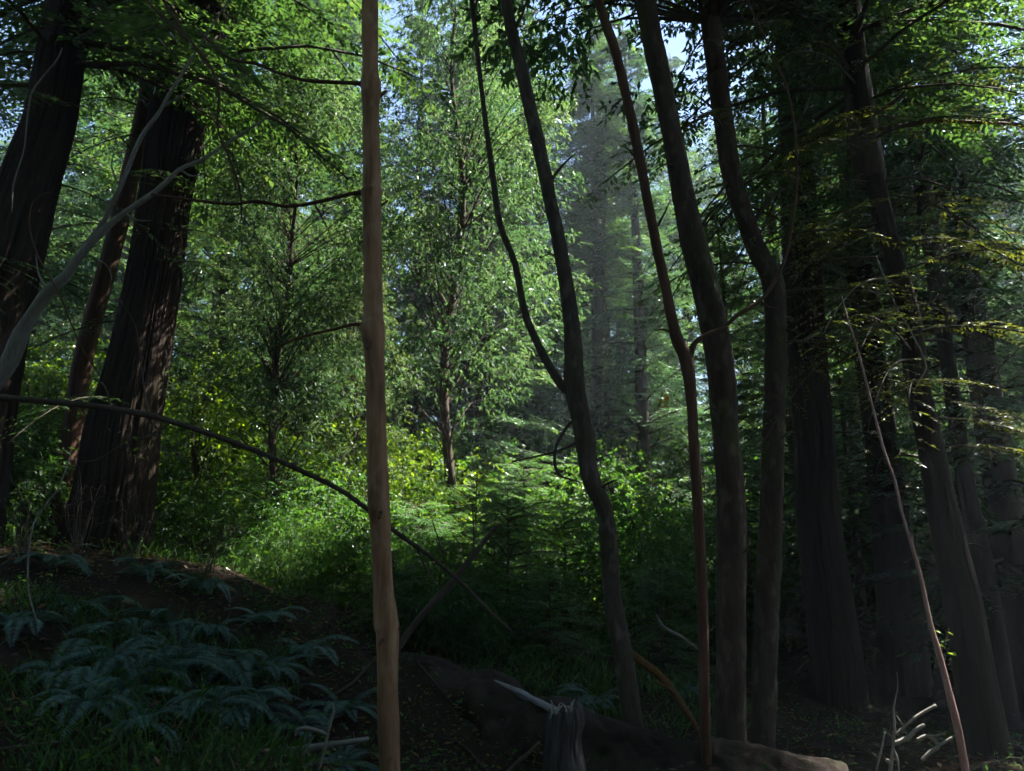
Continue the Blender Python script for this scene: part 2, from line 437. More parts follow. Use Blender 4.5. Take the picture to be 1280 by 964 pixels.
# ------------------------------------------------------------------ foliage generators (unique meshes, shared by copies)
def boughs(buf, P0, AZ, LEN, E0, DROOP, nb=30, ll=(0.08, 0.14), lw=0.028, step=0.055, rng=RNG, wood=None, spread=0.42, hang=0.25, tint=None):
    """flat conifer boughs: axis, side branchlets, narrow leaflets set along them like a feather"""
    n = len(P0)
    fw = np.stack([np.cos(AZ), np.sin(AZ), 0 * AZ], -1)
    sd_ = np.stack([-np.sin(AZ), np.cos(AZ), 0 * AZ], -1)
    btint = rng.random(n) if tint is None else tint
    def axis(k, s):
        L_ = LEN[k]
        return P0[k] + fw[k] * (L_ * s)[..., None] + np.array([0, 0, 1.0]) * (L_ * (E0[k] * s - DROOP[k] * s * s))[..., None]
    K = np.repeat(np.arange(n), nb)
    s = np.tile(np.linspace(0.10, 1.0, nb), n) + rng.normal(0, 0.012, n * nb)
    s = np.clip(s, 0.05, 1.02)
    side = np.tile(np.where(np.arange(nb) % 2, 1.0, -1.0), n)
    bl = LEN[K] * spread * np.clip(1.05 - s, 0.06, 1) ** 0.75 * np.clip(s * 4, 0.3, 1) * rng.uniform(0.7, 1.15, n * nb)
    keep = rng.random(n * nb) > 0.08
    K, s, side, bl = K[keep], s[keep], side[keep], bl[keep]
    b0 = axis(K, s)
    ang = rng.normal(0.95, 0.12, len(K))
    bd = fw[K] * np.cos(ang)[:, None] + sd_[K] * (np.sin(ang) * side)[:, None]
    bd[:, 2] += E0[K] * 0.3 - DROOP[K] * s * 0.8
    bd = unit(bd)
    nl = np.maximum(3, (bl / step).astype(int))
    Q = np.repeat(np.arange(len(K)), nl * 2)
    idx = np.concatenate([np.arange(m * 2) for m in nl]) if len(nl) else np.array([], int)
    t = (idx // 2 + 0.7) / nl[Q]
    sgn = np.where(idx % 2, 1.0, -1.0)
    pos = b0[Q] + bd[Q] * (bl[Q] * t)[:, None]
    pos[:, 2] -= hang * bl[Q] * t * t
    up = np.array([0, 0, 1.0])
    lat = unit(np.cross(bd[Q], up))
    la = rng.normal(0.75, 0.15, len(Q))
    ld = bd[Q] * np.cos(la)[:, None] + lat * (np.sin(la) * sgn)[:, None]
    ld[:, 2] -= 0.25 + rng.normal(0, 0.15, len(Q))
    nr = unit(up + rng.normal(0, 0.35, (len(Q), 3)))
    Lf = rng.uniform(ll[0], ll[1], len(Q)) * (1.1 - 0.5 * t)
    tv = np.clip(0.15 + 0.45 * btint[K[Q]] + 0.25 * s[Q] + rng.normal(0, 0.10, len(Q)), 0, 1)
    leaves(buf, pos, ld, nr, Lf, lw * rng.uniform(0.75, 1.25, len(Q)), 0.1, tv)
    if wood is not None:
        for k in range(n):
            ss = np.linspace(0, 0.95, 5)
            kk = np.full(5, k)
            tube(wood, axis(kk, ss), 0.010 * LEN[k] * (1.1 - ss) + 0.003, 4, 5, cap=False)

def conifer_mesh(name, H, R, nbough, z0, seed, mat, droop=(0.15, 0.5), ll=(0.09, 0.16), lw=0.03, gap=0.0, nb=26, step=0.075):
    """returns (crown mesh, wood mesh) of a tree H high"""
    rng = np.random.default_rng(seed)
    leaf, wood = Buf(), Buf()
    u = rng.random(nbough) ** 0.85
    z = z0 + (H - z0 - 0.4) * u
    prof = np.clip(1 - (z - z0) / (H - z0), 0.02, 1) ** 0.75
    L_ = R * prof * rng.uniform(0.55, 1.15, nbough) + 0.25
    az = rng.random(nbough) * 2 * pi
    # leave uneven gaps by thinning boughs with a noise over height and azimuth
    g = vnoise(np.stack([np.cos(az) * 1.5, np.sin(az) * 1.5, z * 0.45 + seed], -1), seed)
    ok = g > gap - 0.55
    z, L_, az = z[ok], L_[ok], az[ok]
    n = len(z)
    e0 = rng.normal(0.12, 0.18, n) + 0.5 * (1 - np.clip((H - z) / (H - z0), 0, 1))
    dr = rng.uniform(*droop, n)
    lean = 0.25 * np.sin(z * 0.25 + seed)
    P0 = np.stack([lean * 0.3, 0 * z, z], -1)
    boughs(leaf, P0, az, L_, e0, dr, nb, ll, lw, step, rng, wood)
    zz = np.linspace(-0.3, H - 0.2, 16)
    r0 = 0.011 * H + 0.05 * min(1.0, H / 12.0) ** 2
    tube(wood, np.stack([0.25 * np.sin(np.clip(zz, 0, None) * 0.25 + seed) * 0.3, 0 * zz, zz], -1), r0 * np.clip(1.0 - zz / H, 0.03, 1.1) ** 0.8, 14, 40, 0.05, 'plain', seed)
    return leaf.mesh(name + '_crown', mat), wood.mesh(name + '_trunk', M['far_bark'], True)

def broad_mesh(name, H, R, z0, nclump, seed, mat, lsize=(0.09, 0.14), lw=0.03, per=(26, 9), bark='far_bark', trunk=True, hangy=0.55, flat=0.55):
    """broadleaved crown: limbs, twig clumps, drooping lance leaves"""
    rng = np.random.default_rng(seed)
    leaf, wood = Buf(), Buf()
    # clump centres in an uneven ellipsoid
    th = rng.random(nclump) * 2 * pi
    u = rng.random(nclump)
    zc = z0 + (H - z0) * u
    prof = np.sin(np.clip(u * 0.85 + 0.15, 0, 1) * pi) ** 0.6
    rr = R * prof * np.sqrt(rng.uniform(0.05, 1, nclump)) * (1 + 0.35 * vnoise(np.stack([np.cos(th) * 1.4, np.sin(th) * 1.4, zc * .5], -1), seed))
    C = np.stack([np.cos(th) * rr, np.sin(th) * rr, zc], -1)
    for k in range(nclump):
        zb = max(0.3, C[k, 2] - 0.35 * rr[k] - rng.uniform(0.4, 1.6))
        a = np.array([0.16 * sin(zb * .7 + seed) + .06 * sin(zb * 2.1), 0.16 * cos(zb * .8 + seed), zb])
        m_ = (a + C[k]) / 2 + np.array([0, 0, 0.12 * rr[k]]) + rng.normal(0, 0.08, 3)
        tube(wood, [a, m_, C[k]], [0.007 * (rr[k] + 1), 0.004 * (rr[k] + 1), 0.003], 5, 7, cap=False)
    ntw, nlf = per
    rad = rng.uniform(0.45, 1.0, nclump)
    K = np.repeat(np.arange(nclump), ntw)
    g = rng.normal(0, 1, (len(K), 3)); g = unit(g) * (rng.random(len(K)) ** 0.45)[:, None]
    g[:, 2] *= flat
    tp = C[K] + g * rad[K][:, None]
    td = unit(g + np.stack([np.cos(th), np.sin(th), 0 * th], -1)[K] * 0.5 + rng.normal(0, .3, g.shape))
    ct = rng.random(nclump)
    Q = np.repeat(np.arange(len(K)), nlf)
    t = np.tile(np.linspace(0, 1, nlf), len(K))
    pos = tp[Q] + td[Q] * (t * 0.26)[:, None]
    pos[:, 2] -= 0.10 * t * t
    ld = unit(td[Q] * 0.7 + rng.normal(0, 0.6, (len(Q), 3)) - np.array([0, 0, hangy]))
    nr = unit(rng.normal(0, 0.6, (len(Q), 3)) + np.array([0, 0, 0.9]))
    tv = np.clip(0.15 + 0.5 * ct[K[Q]] + rng.normal(0, 0.15, len(Q)) + 0.15 * t, 0, 1)
    leaves(leaf, pos, ld, nr, (lsize[0] + (lsize[1] - lsize[0]) * rng.normal(0.4, .45, len(Q)).clip(-.5, 1.5)), lw * rng.uniform(0.55, 1.25, len(Q)), 0.15, tv, 0.15)
    if trunk:
        zz = np.linspace(-0.3, H * 0.92, 14)
        tube(wood, np.stack([0.16 * np.sin(zz * .7 + seed) + .06 * np.sin(zz * 2.1), 0.16 * np.cos(zz * .8 + seed), zz], -1), (0.007 * H + 0.015) * np.clip(1 - zz / H, 0.05, 1.1) ** 0.7, 10, 40, 0.05, 'plain', seed)
    return leaf.mesh(name + '_crown', mat), wood.mesh(name + '_trunk', M[bark], True)

def plant(name, label, cat, pair, loc, sc=1.0, rz=0.0, group=None, sz=None, wood_name='trunk', leaf_name='crown'):
    t = thing(name, label, cat, loc, rz, group)
    t.scale = (sc, sc, sz or sc)
    link(wood_name, pair[1], t)
    link(leaf_name, pair[0], t)
    return t

CON = [conifer_mesh('conifer', 19, 3.4, 190, 0.4, 21, M['conifer'], ll=(0.12, 0.2), lw=0.05, gap=-0.05),
       conifer_mesh('conifer', 21, 3.1, 190, 0.8, 22, M['conifer'], ll=(0.12, 0.2), lw=0.05, gap=0.0),
       conifer_mesh('redwood', 21, 3.6, 190, 0.6, 23, M['redwood'], (0.3, 0.8), ll=(0.12, 0.2), lw=0.045, gap=-0.02)]
LAU = [broad_mesh('laurel', 11, 3.2, 0.4, 190, 31, M['laurel'], (0.10, 0.16), 0.042, (30, 9)),
       broad_mesh('laurel', 14, 3.6, 0.8, 230, 32, M['laurel'], (0.10, 0.16), 0.042, (30, 9)),
       broad_mesh('oak', 12, 4.2, 0.6, 210, 33, M['oak'], (0.08, 0.13), 0.06, (30, 9), hangy=0.3),
       broad_mesh('laurel', 15, 2.7, 4.2, 140, 34, M['laurel'], (0.10, 0.16), 0.040, (30, 9)),
       broad_mesh('laurel', 17, 3.2, 0.6, 240, 35, M['oak'], (0.10, 0.16), 0.045, (30, 9), hangy=0.7)]
CANOPY = [broad_mesh('canopy', 9, 4.6, 1.0, 150, 41, M['laurel'], (0.12, 0.18), 0.06),
          conifer_mesh('top', 15, 3.9, 170, 0.3, 42, M['redwood'], (0.3, 0.8), (0.12, 0.2), 0.05)]
SHR = [broad_mesh('shrub', 2.2, 1.2, 0.1, 44, 51, M['shrub'], (0.05, 0.09), 0.045, (30, 8), hangy=0.25),
       broad_mesh('shrub', 1.7, 1.1, 0.05, 36, 52, M['shrub'], (0.10, 0.18), 0.022, (30, 8), hangy=0.5),
       broad_mesh('sapling', 3.4, 1.2, 0.8, 34, 53, M['fresh'], (0.06, 0.1), 0.05, (16, 7), hangy=0.3),
       conifer_mesh('young', 2.3, 1.15, 70, 0.05, 54, M['feather'], (0.2, 0.6), (0.045, 0.08), 0.014, -0.3, 22, 0.032)]

def gpt(px, py, d):
    """ground point under the pixel column px at distance d"""
    p = P(px, py, d)
    return np.array([p[0], p[1], float(ground_z(p[0], p[1]))])

# ------------------------------------------------------------------ trees that stand in front, traced by their own trunk lines
def trunk_line(pts, d, height=18.0, foot=True, lean_y=0.0):
    """pts: (px, py, width px) from the top of the picture downwards -> world points bottom to top with radii"""
    W = []
    for (px, py, wd) in pts:
        p = P(px, py, d)
        dist = np.linalg.norm(p - EYE)
        dep = (p - EYE) @ np.array([0, cos(PITCH), sin(PITCH)])
        W.append([*p, wd / FPX * dep / 2])
    W = np.array(W)[::-1]
    if foot:
        a, b = W[0], W[1]
        gz = float(ground_z(a[0], a[1])) - 0.15
        if a[2] > gz + 0.05:
            k = (gz - a[2]) / (b[2] - a[2])
            x = a + (b - a) * max(k, -1.5); x[2] = gz; x[3] = a[3] * 1.15
            W = np.concatenate([[x], W])
    if height:
        a, b = W[-2], W[-1]
        dz = (b[2] - a[2])
        ext = []
        z = b[2]; x = b.copy()
        nst = max(1, int((height - z) / 2.0))
        sl = (b[:2] - a[:2]) / dz
        for i in range(nst):
            f = (i + 1) / nst
            x = x.copy()
            step = (height - z) / nst
            x[:2] = x[:2] + sl * step * 0.75
            x[2] += step
            x[3] = b[3] * (1 - 0.85 * f)
            ext.append(x)
        if ext:
            W = np.concatenate([W, ext])
    return W

def traced_tree(name, label, cat, pts, d, mat, height=18, style='plain', rough=0.05, seg=24, ring=0.08, seed=1, crown=None, cs=1.0, cz=None, group=None, top=0):
    W = trunk_line(pts, d, height)
    base = W[0, :3].copy()
    t = thing(name, label, cat, base, 0, group)
    b = Buf()
    ln = np.linalg.norm(np.diff(W[:, :3], axis=0), axis=1).sum()
    tube(b, W[:, :3] - base, W[:, 3], seg, max(12, int(ln / ring)), rough, style, seed)
    b.build('trunk', mat, t, True)
    if crown is not None:
        k = cz if cz else 10.0
        i = np.argmin(np.abs(W[:, 2] - k))
        for nm, me in zip(('crown', 'limb'), (CANOPY[crown][0], CANOPY[crown][1])):
            o = link(nm, me, t)
            o.location = tuple(W[i, :3] - base)
            o.scale = (cs,) * 3
            o.rotation_euler = (0, 0, seed * 1.7)
        if top:  # extra crown added above the view to keep sun off bank and trunks
            i = -6
            for nm, me in zip(('crown', 'limb'), (CANOPY[0][0], CANOPY[0][1])):
                o = link(nm, me, t)
                o.location = tuple(W[i, :3] - base)
                o.scale = (top, top, top)
    return t, base

def pix_line(pts, d):
    """(px,py,width[,dd]) -> world points, radii"""
    A, R_ = [], []
    for q in pts:
        dd = d + (q[3] if len(q) > 3 else 0)
        p = P(q[0], q[1], dd)
        A.append(p)
        R_.append(q[2] / FPX * ((p - EYE) @ np.array([0, cos(PITCH), sin(PITCH)])) / 2)
    return np.array(A), np.array(R_)

def branch(parent, base, pts, d, mat, name='branch', seg=8, dens=1.0, seed=0, rough=0.08):
    A, R_ = pix_line(pts, d)
    b = Buf()
    tube(b, A - base, R_, seg, max(8, int(len(pts) * 5 * dens)), rough, 'plain', seed)
    return b.build(name, mat, parent, True)

def loose(name, label, cat, pts, d, mat, seg=10, dens=1.0, seed=0, group=None, rough=0.08):
    A, R_ = pix_line(pts, d)
    base = A[0].copy()
    t = thing(name, label, cat, base, 0, group)
    b = Buf()
    tube(b, A - base, R_, seg, max(8, int(len(pts) * 6 * dens)), rough, 'plain', seed)
    b.build('stem', mat, t, True)
    return t, base

def spray(parent, base, p, az, L_, e0, dr, mat, nb=22, step=0.05, ll=(0.05, 0.09), lw=0.016, seed=0, name='spray'):
    """one leafy conifer bough as a part"""
    b = Buf()
    rng = np.random.default_rng(seed)
    wd = Buf()
    n = len(p)
    boughs(b, np.asarray(p) - base, np.asarray(az, float), np.asarray(L_, float), np.asarray(e0, float), np.asarray(dr, float), nb, ll, lw, step, rng, None)
    return b.build(name, mat, parent)

# A: slim tan-red trunk in front
tA, bA = traced_tree('slim_tree', 'slim straight tan-red trunk standing in front of the sunlit clearing', 'tree',
    [(462.5, 0, 20.5), (463, 85, 20), (463.5, 104, 25), (464, 118, 24), (463.5, 140, 20.5), (465, 225, 22), (465, 240, 26.5), (465, 255, 23), (466, 320, 23), (466.5, 392, 24), (466, 406, 29), (467, 424, 28), (468, 445, 24.5), (471, 560, 25), (473, 630, 27.5), (475, 655, 25), (479, 730, 25), (482.5, 778, 30), (484.5, 796, 27.5), (485, 860, 25.5), (486, 900, 27), (487.5, 960, 26)], 6.0, M['tan_bark'], 15, 'plain', 0.06, 32, 0.02, 3, 0, 0.8, 8.5)
branch(tA, bA, [(457, 105, 8), (440, 104, 5), (420, 103, 5), (380, 100, 4.5), (345, 90, 4), (320, 80, 4), (285, 72, 3), (250, 40, 2)], 6.0, M['red_bark'], seed=1)
branch(tA, bA, [(458, 240, 8), (440, 242, 5), (420, 247, 5), (395, 253, 5), (360, 258, 4.5), (320, 252, 4.5), (290, 255, 4), (240, 250, 3.5), (190, 243, 3)], 6.0, M['red_bark'], seed=2)
branch(tA, bA, [(458, 405, 7), (440, 406, 4), (420, 411, 4), (390, 418, 3.5), (360, 428, 3), (335, 440, 2)], 6.0, M['red_bark'], seed=3)

for k, pts in enumerate(([(472, 122, 5), (480, 116, 4), (484, 113, 2.5)], [(474, 258, 4), (482, 253, 3), (485, 250, 1.5)], [(462, 428, 6, -.08), (458, 436, 4, -.14)], [(476, 640, 5, -.1), (474, 648, 3.5, -.16)], [(493, 790, 6), (500, 785, 4), (503, 783, 2)], [(478, 800, 5, -.08), (474, 806, 3, -.14)])):
    branch(tA, bA, pts, 6.0, M['red_bark'], 'stub', 8, seed=k, rough=.2)
# B: forked trunk right of the centre
tB, bB = traced_tree('forked_tree', 'grey-brown tree forking at mid height, curved trunk leaning over the fallen log', 'tree',
    [(632, 0, 14), (646, 63, 15), (662, 133, 16), (680, 213, 17), (702, 320, 17.5), (714, 400, 20), (717, 455, 24), (718, 482, 26), (727, 530, 24), (739, 600, 23), (757, 644, 22), (767, 750, 22), (783, 844, 24), (798, 964, 28)],
    8.0, M['grey_bark'], 16, 'plain', 0.10, 28, 0.05, 5, 0, 0.6, 11)
branch(tB, bB, [(716, 492, 14), (701, 480, 12), (680, 446, 10), (657, 393, 9), (643, 327, 8), (625, 280, 8), (612, 189, 7), (602, 113, 6), (590, 0, 6), (580, -120, 4)], 8.0, M['grey_bark'], 'stem', seed=6)
branch(tB, bB, [(724, 522, 5), (712, 530, 4), (696, 556, 4), (694, 582, 3.5), (703, 596, 2.5), (724, 602, 1.5)], 8.0, M['dead_wood'], seed=7)
branch(tB, bB, [(732, 546, 5), (715, 556, 3.5), (690, 566, 3), (640, 577, 2)], 8.0, M['dead_wood'], seed=8)

# C: slim reddish forked sapling
tC, bC = traced_tree('slender_forked_tree', 'slender reddish forked trunk close beside the thicker dark trunk', 'tree',
    [(748, 0, 11), (768, 60, 12), (785, 130, 12), (800, 200, 12), (815, 280, 12), (832, 360, 13), (845, 420, 15), (858, 450, 17), (864, 500, 13), (868, 560, 13), (876, 700, 13), (880, 850, 13), (884, 964, 13)],
    7.0, M['red_bark'], 12, 'plain', 0.10, 20, 0.05, 8, 0, 0.6, 9)
branch(tC, bC, [(858, 452, 12), (866, 434, 8), (872, 425, 6.5), (886, 417, 5.5), (905, 409, 5), (922, 394, 5), (950, 376, 4.5), (968, 352, 4.5), (983, 318, 4), (988, 290, 4), (996, 240, 3.6), (995, 190, 3.4), (992, 150, 3), (982, 105, 2.8), (963, 62, 2.4), (935, 0, 2), (920, -60, 1.5)], 7.0, M['red_bark'], seed=9, rough=0.16)
for pts in ([(905, 409, 3), (915, 420, 2), (935, 428, 1.2)], [(983, 318, 2.6), (1000, 290, 2), (1012, 268, 1.2)], [(996, 240, 2.6), (985, 215, 1.8), (975, 200, 1)], [(950, 376, 2.6), (962, 384, 1.8), (985, 386, 1)], [(994, 160, 2.2), (1008, 135, 1.6), (1015, 110, 1)], [(845, 420, 4), (830, 412, 2.4), (815, 414, 1.4)], [(818, 290, 4), (830, 268, 2.4), (838, 250, 1.2)], [(800, 205, 4), (788, 190, 2.2), (780, 182, 1)]):
    branch(tC, bC, pts, 7.0, M['brown_bark'], 'twig', 5)

# D, E: two thicker trunks
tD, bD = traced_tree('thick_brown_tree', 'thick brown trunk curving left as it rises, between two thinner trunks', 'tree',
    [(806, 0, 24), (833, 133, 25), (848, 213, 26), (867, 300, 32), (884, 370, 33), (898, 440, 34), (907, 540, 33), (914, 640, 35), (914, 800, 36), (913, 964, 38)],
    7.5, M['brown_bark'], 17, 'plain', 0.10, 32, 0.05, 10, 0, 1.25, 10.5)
tE, bE = traced_tree('bent_brown_tree', 'mottled trunk bent at mid height, right of the thickest brown trunk', 'tree',
    [(885, 0, 23), (893, 66, 24), (902, 133, 24), (914, 213, 24), (941, 300, 24), (965, 350, 26), (969, 400, 26), (969, 480, 26), (966, 560, 27), (964, 640, 28), (957, 800, 30), (952, 964, 32)],
    8.5, M['brown_bark'], 18, 'plain', 0.10, 28, 0.05, 12, 1, 0.7, 10.5, top=1.1)
branch(tE, bE, [(936, 290, 7), (960, 250, 5), (985, 235, 3)], 8.5, M['dead_wood'], seed=11)

TWIGS_tB = ([(640, 40, 5), (652, 20, 3), (662, -10, 2)], [(684, 230, 5), (705, 205, 3), (720, 192, 1.5)], [(704, 330, 4), (690, 318, 2.5), (676, 322, 1.2)], [(745, 615, 5), (760, 604, 3), (772, 600, 1.5)], [(760, 700, 5), (748, 690, 2.5), (738, 692, 1.2)])
TWIGS_tD = ([(850, 215, 6), (835, 205, 3), (820, 212, 1.5)], [(868, 300, 6), (885, 270, 3.5), (900, 255, 2), (912, 235, 1.2)], [(905, 520, 5), (890, 510, 3), (880, 514, 1.2)], [(914, 700, 5), (930, 690, 2.5), (938, 680, 1.2)])
TWIGS_tE = ([(905, 150, 6), (885, 130, 3), (870, 120, 1.5)], [(968, 420, 6), (985, 412, 3), (1005, 418, 1.5)], [(965, 560, 5), (980, 545, 2.5), (995, 540, 1.2)], [(914, 220, 5), (900, 240, 3), (880, 265, 2), (868, 285, 1.2)])
TWIGS_tF = ([(1072, 105, 7), (1050, 70, 5), (1030, 55, 3), (1010, 52, 1.6)], [(1080, 150, 6), (1120, 125, 5), (1165, 75, 3), (1200, 10, 1.5)], [(1095, 230, 5), (1140, 222, 3.5), (1190, 235, 2), (1230, 232, 1)], [(1140, 430, 5), (1175, 425, 3), (1215, 440, 1.5)], [(1165, 570, 5), (1150, 560, 3), (1128, 566, 1.5)], [(1190, 690, 4), (1215, 680, 2.5), (1235, 686, 1.2)])
# F..K: redwoods and other furrowed trunks
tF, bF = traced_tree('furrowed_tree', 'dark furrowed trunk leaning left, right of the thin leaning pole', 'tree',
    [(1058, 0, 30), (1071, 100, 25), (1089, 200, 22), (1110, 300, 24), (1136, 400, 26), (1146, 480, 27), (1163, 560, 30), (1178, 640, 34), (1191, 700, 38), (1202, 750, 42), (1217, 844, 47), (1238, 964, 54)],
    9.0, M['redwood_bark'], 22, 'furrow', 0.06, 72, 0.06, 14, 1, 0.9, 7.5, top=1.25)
tG, bG = traced_tree('broad_redwood', 'broad dark redwood trunk behind the bent brown tree, widening at its foot', 'tree',
    [(985, 0, 34), (998, 250, 42), (1010, 450, 44), (1018, 560, 48), (1024, 660, 51), (1040, 780, 58), (1048, 860, 64), (1056, 964, 76)],
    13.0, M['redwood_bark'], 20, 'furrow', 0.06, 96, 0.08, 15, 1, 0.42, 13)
tH, bH = traced_tree('redwood', 'dark redwood trunk directly behind the thin leaning pole', 'tree',
    [(1045, 0, 22), (1062, 200, 26), (1085, 430, 32), (1102, 560, 38), (1118, 700, 46), (1127, 800, 54), (1135, 964, 66)],
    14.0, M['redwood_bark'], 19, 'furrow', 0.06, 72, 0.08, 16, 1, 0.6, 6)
tI, bI = traced_tree('slender_dark_tree', 'slender dark trunk just right of the furrowed leaning trunk', 'tree',
    [(1150, 200, 14), (1178, 400, 16), (1206, 600, 20), (1228, 700, 24), (1248, 830, 28), (1266, 964, 34)], 12.0, M['redwood_bark'], 20, 'furrow', 0.05, 40, 0.08, 17, 1, 0.8, 5.5)
traced_tree('sapling', 'thin dark sapling trunk at the sunlit right edge of the woods', 'tree',
    [(1200, 400, 8), (1240, 600, 10), (1262, 690, 11), (1285, 800, 12)], 15.0, M['far_bark'], 11, 'plain', 0.05, 10, 0.15, 18)
traced_tree('sapling', 'thin straight sapling trunk between the broad redwood and its neighbour', 'tree',
    [(1052, 500, 6), (1062, 600, 7), (1072, 700, 9), (1085, 800, 10)], 16.0, M['far_bark'], 11, 'plain', 0.05, 10, 0.15, 19)
tJ, bJ = traced_tree('leaning_redwood', 'big dark redwood trunk leaning right, cut off by the left edge', 'tree',
    [(93, 0, 51), (78, 66, 52), (63, 150, 56), (42, 213, 64), (16, 300, 74), (-6, 380, 82), (-32, 500, 92), (-66, 690, 112)],
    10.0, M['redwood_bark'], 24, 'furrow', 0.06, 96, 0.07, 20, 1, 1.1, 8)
tK, bK = traced_tree('great_redwood', 'great redwood trunk with a flaring base on top of the fern bank', 'tree',
    [(250, 0, 68), (240, 66, 70), (222, 150, 68), (206, 250, 60), (196, 325, 61), (183, 400, 64), (170, 470, 72), (154, 540, 84), (143, 620, 92), (128, 690, 110), (124, 720, 130)],
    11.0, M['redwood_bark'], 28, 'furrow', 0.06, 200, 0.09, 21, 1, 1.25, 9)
tL, bL = traced_tree('young_redwood', 'narrower trunk with tan bark patch close behind the great redwood', 'tree',
    [(202, 0, 14), (196, 50, 16), (182, 130, 19), (156, 250, 22), (146, 290, 22), (133, 340, 22), (119, 390, 22), (102, 460, 23), (88, 560, 25), (70, 690, 29)],
    12.0, M['red_bark'], 24, 'furrow', 0.06, 48, 0.08, 22)

def trunk_boughs(t, base, pts, d, zs, az0, spread, L_, mat, seed, ll=(0.05, 0.10), lw=0.02, dr=(0.35, 0.8), step=0.05, nb=24, name='bough'):
    """living lower boughs growing out of a traced trunk, each a part with its own wood inside"""
    rng = np.random.default_rng(seed)
    W = trunk_line(pts, d, 18)
    for z in zs:
        k = np.argmin(np.abs(W[:, 2] - z))
        if k > 0 and W[k, 2] > z: k -= 1
        k2 = min(k + 1, len(W) - 1)
        f = 0 if k2 == k else np.clip((z - W[k, 2]) / (W[k2, 2] - W[k, 2]), 0, 1)
        p = W[k, :3] * (1 - f) + W[k2, :3] * f
        az = az0 + rng.uniform(-spread, spread)
        l_ = rng.uniform(*L_)
        b = Buf()
        e0, dd = rng.uniform(-0.1, 0.35), rng.uniform(*dr)
        boughs(b, (p - base)[None], np.array([az]), np.array([l_]), np.array([e0]), np.array([dd]), nb, ll, lw, step, rng, None)
        ss = np.linspace(0, .95, 7)
        wd = Buf()
        A = (p - base) + np.stack([np.cos(az) * l_ * ss, np.sin(az) * l_ * ss, l_ * (e0 * ss - dd * ss * ss)], -1)
        tube(wd, A, 0.012 * (1.1 - ss) + 0.003, 5, 10, 0.1, 'plain', seed)
        o = wd.build(name, M['dead_wood'], t)
        b.build('needles', mat, o)

PK = [(250, 0, 75), (206, 250, 72), (182, 400, 80), (122, 690, 138)]
PL = [(202, 0, 16), (160, 270, 25), (116, 460, 30), (80, 690, 36)]
PJ = [(93, 0, 51), (42, 213, 64), (-32, 500, 92), (-66, 690, 112)]
PF = [(1058, 0, 30), (1089, 200, 22), (1136, 400, 28), (1178, 640, 42), (1240, 964, 76)]
PE = [(885, 0, 23), (914, 213, 24), (969, 400, 26), (964, 640, 28), (952, 964, 32)]
PG = [(985, 0, 36), (1010, 450, 58), (1040, 750, 88), (1056, 964, 120)]
PH = [(1045, 0, 22), (1085, 430, 36), (1115, 700, 56), (1132, 964, 78)]
trunk_boughs(tK, bK, PK, 11.0, (4.2, 5.6, 6.4, 7.0, 7.6, 8.2, 8.8, 9.4, 10, 10.6), -1.3, 1.5, (1.3, 2.6), M['redwood'], 61)
trunk_boughs(tL, bL, PL, 12.0, (4.5, 6, 7.5, 9, 10), -1.0, 1.4, (1.2, 2.2), M['redwood'], 62)
trunk_boughs(tJ, bJ, PJ, 10.0, (6, 7.4, 8.4, 9.2, 10), -1.2, 1.6, (1.4, 2.6), M['redwood'], 63)
trunk_boughs(tF, bF, PF, 9.0, (3.6, 4.4, 5.0, 5.8, 6.4, 7.2, 8.0), -1.9, 1.5, (1.4, 2.8), M['olive'], 64)
trunk_boughs(tF, bF, PF, 9.0, (3.9, 4.3, 4.8, 5.3, 5.7, 6.2, 6.8, 7.5, 8.2), -2.7, 0.7, (1.8, 3.2), M['olive'], 74)
trunk_boughs(tF, bF, PF, 9.0, (3.2, 3.8, 4.7, 5.5, 6.6, 7.4), -0.4, 0.7, (1.6, 2.8), M['olive'], 75)
trunk_boughs(tE, bE, PE, 8.5, (5.4, 6.4, 7.2, 8.2), -1.4, 1.7, (1.0, 2.0), M['olive'], 65)
trunk_boughs(tE, bE, PE, 8.5, (4.4, 5.0, 5.6, 6.2, 7.0), -0.3, 0.8, (1.2, 2.2), M['olive'], 76)
trunk_boughs(tG, bG, PG, 13.0, (3.4, 4.2, 5.0, 5.6, 6.2, 7, 7.8), -1.5, 1.5, (1.6, 3.2), M['conifer'], 66)
trunk_boughs(tH, bH, PH, 14.0, (3.6, 4.4, 5.2, 6.0, 6.8), -1.5, 1.5, (1.6, 3.2), M['conifer'], 67)

for (t, b0, d, L_) in ((tB, bB, 8.0, TWIGS_tB), (tD, bD, 7.5, TWIGS_tD), (tE, bE, 8.5, TWIGS_tE), (tF, bF, 9.0, TWIGS_tF)):
    for k, pts in enumerate(L_):
        branch(t, b0, [(*q, -0.12 * j) for j, q in enumerate(pts)], d, M['dead_wood'], 'twig', 6, seed=k, rough=0.15)

# ------------------------------------------------------------------ woods behind: each tree its own thing
far_label = 'tall slender conifer far off in the sunlit woods'
def sc_tree(name, label, pair, px, d, sc, rz, group, cat='tree', sz=None, **k):
    p = gpt(px, 700, d)
    return plant(name, label, cat, pair, (p[0], p[1], p[2] - 0.05), sc, rz, group, sz, **k)

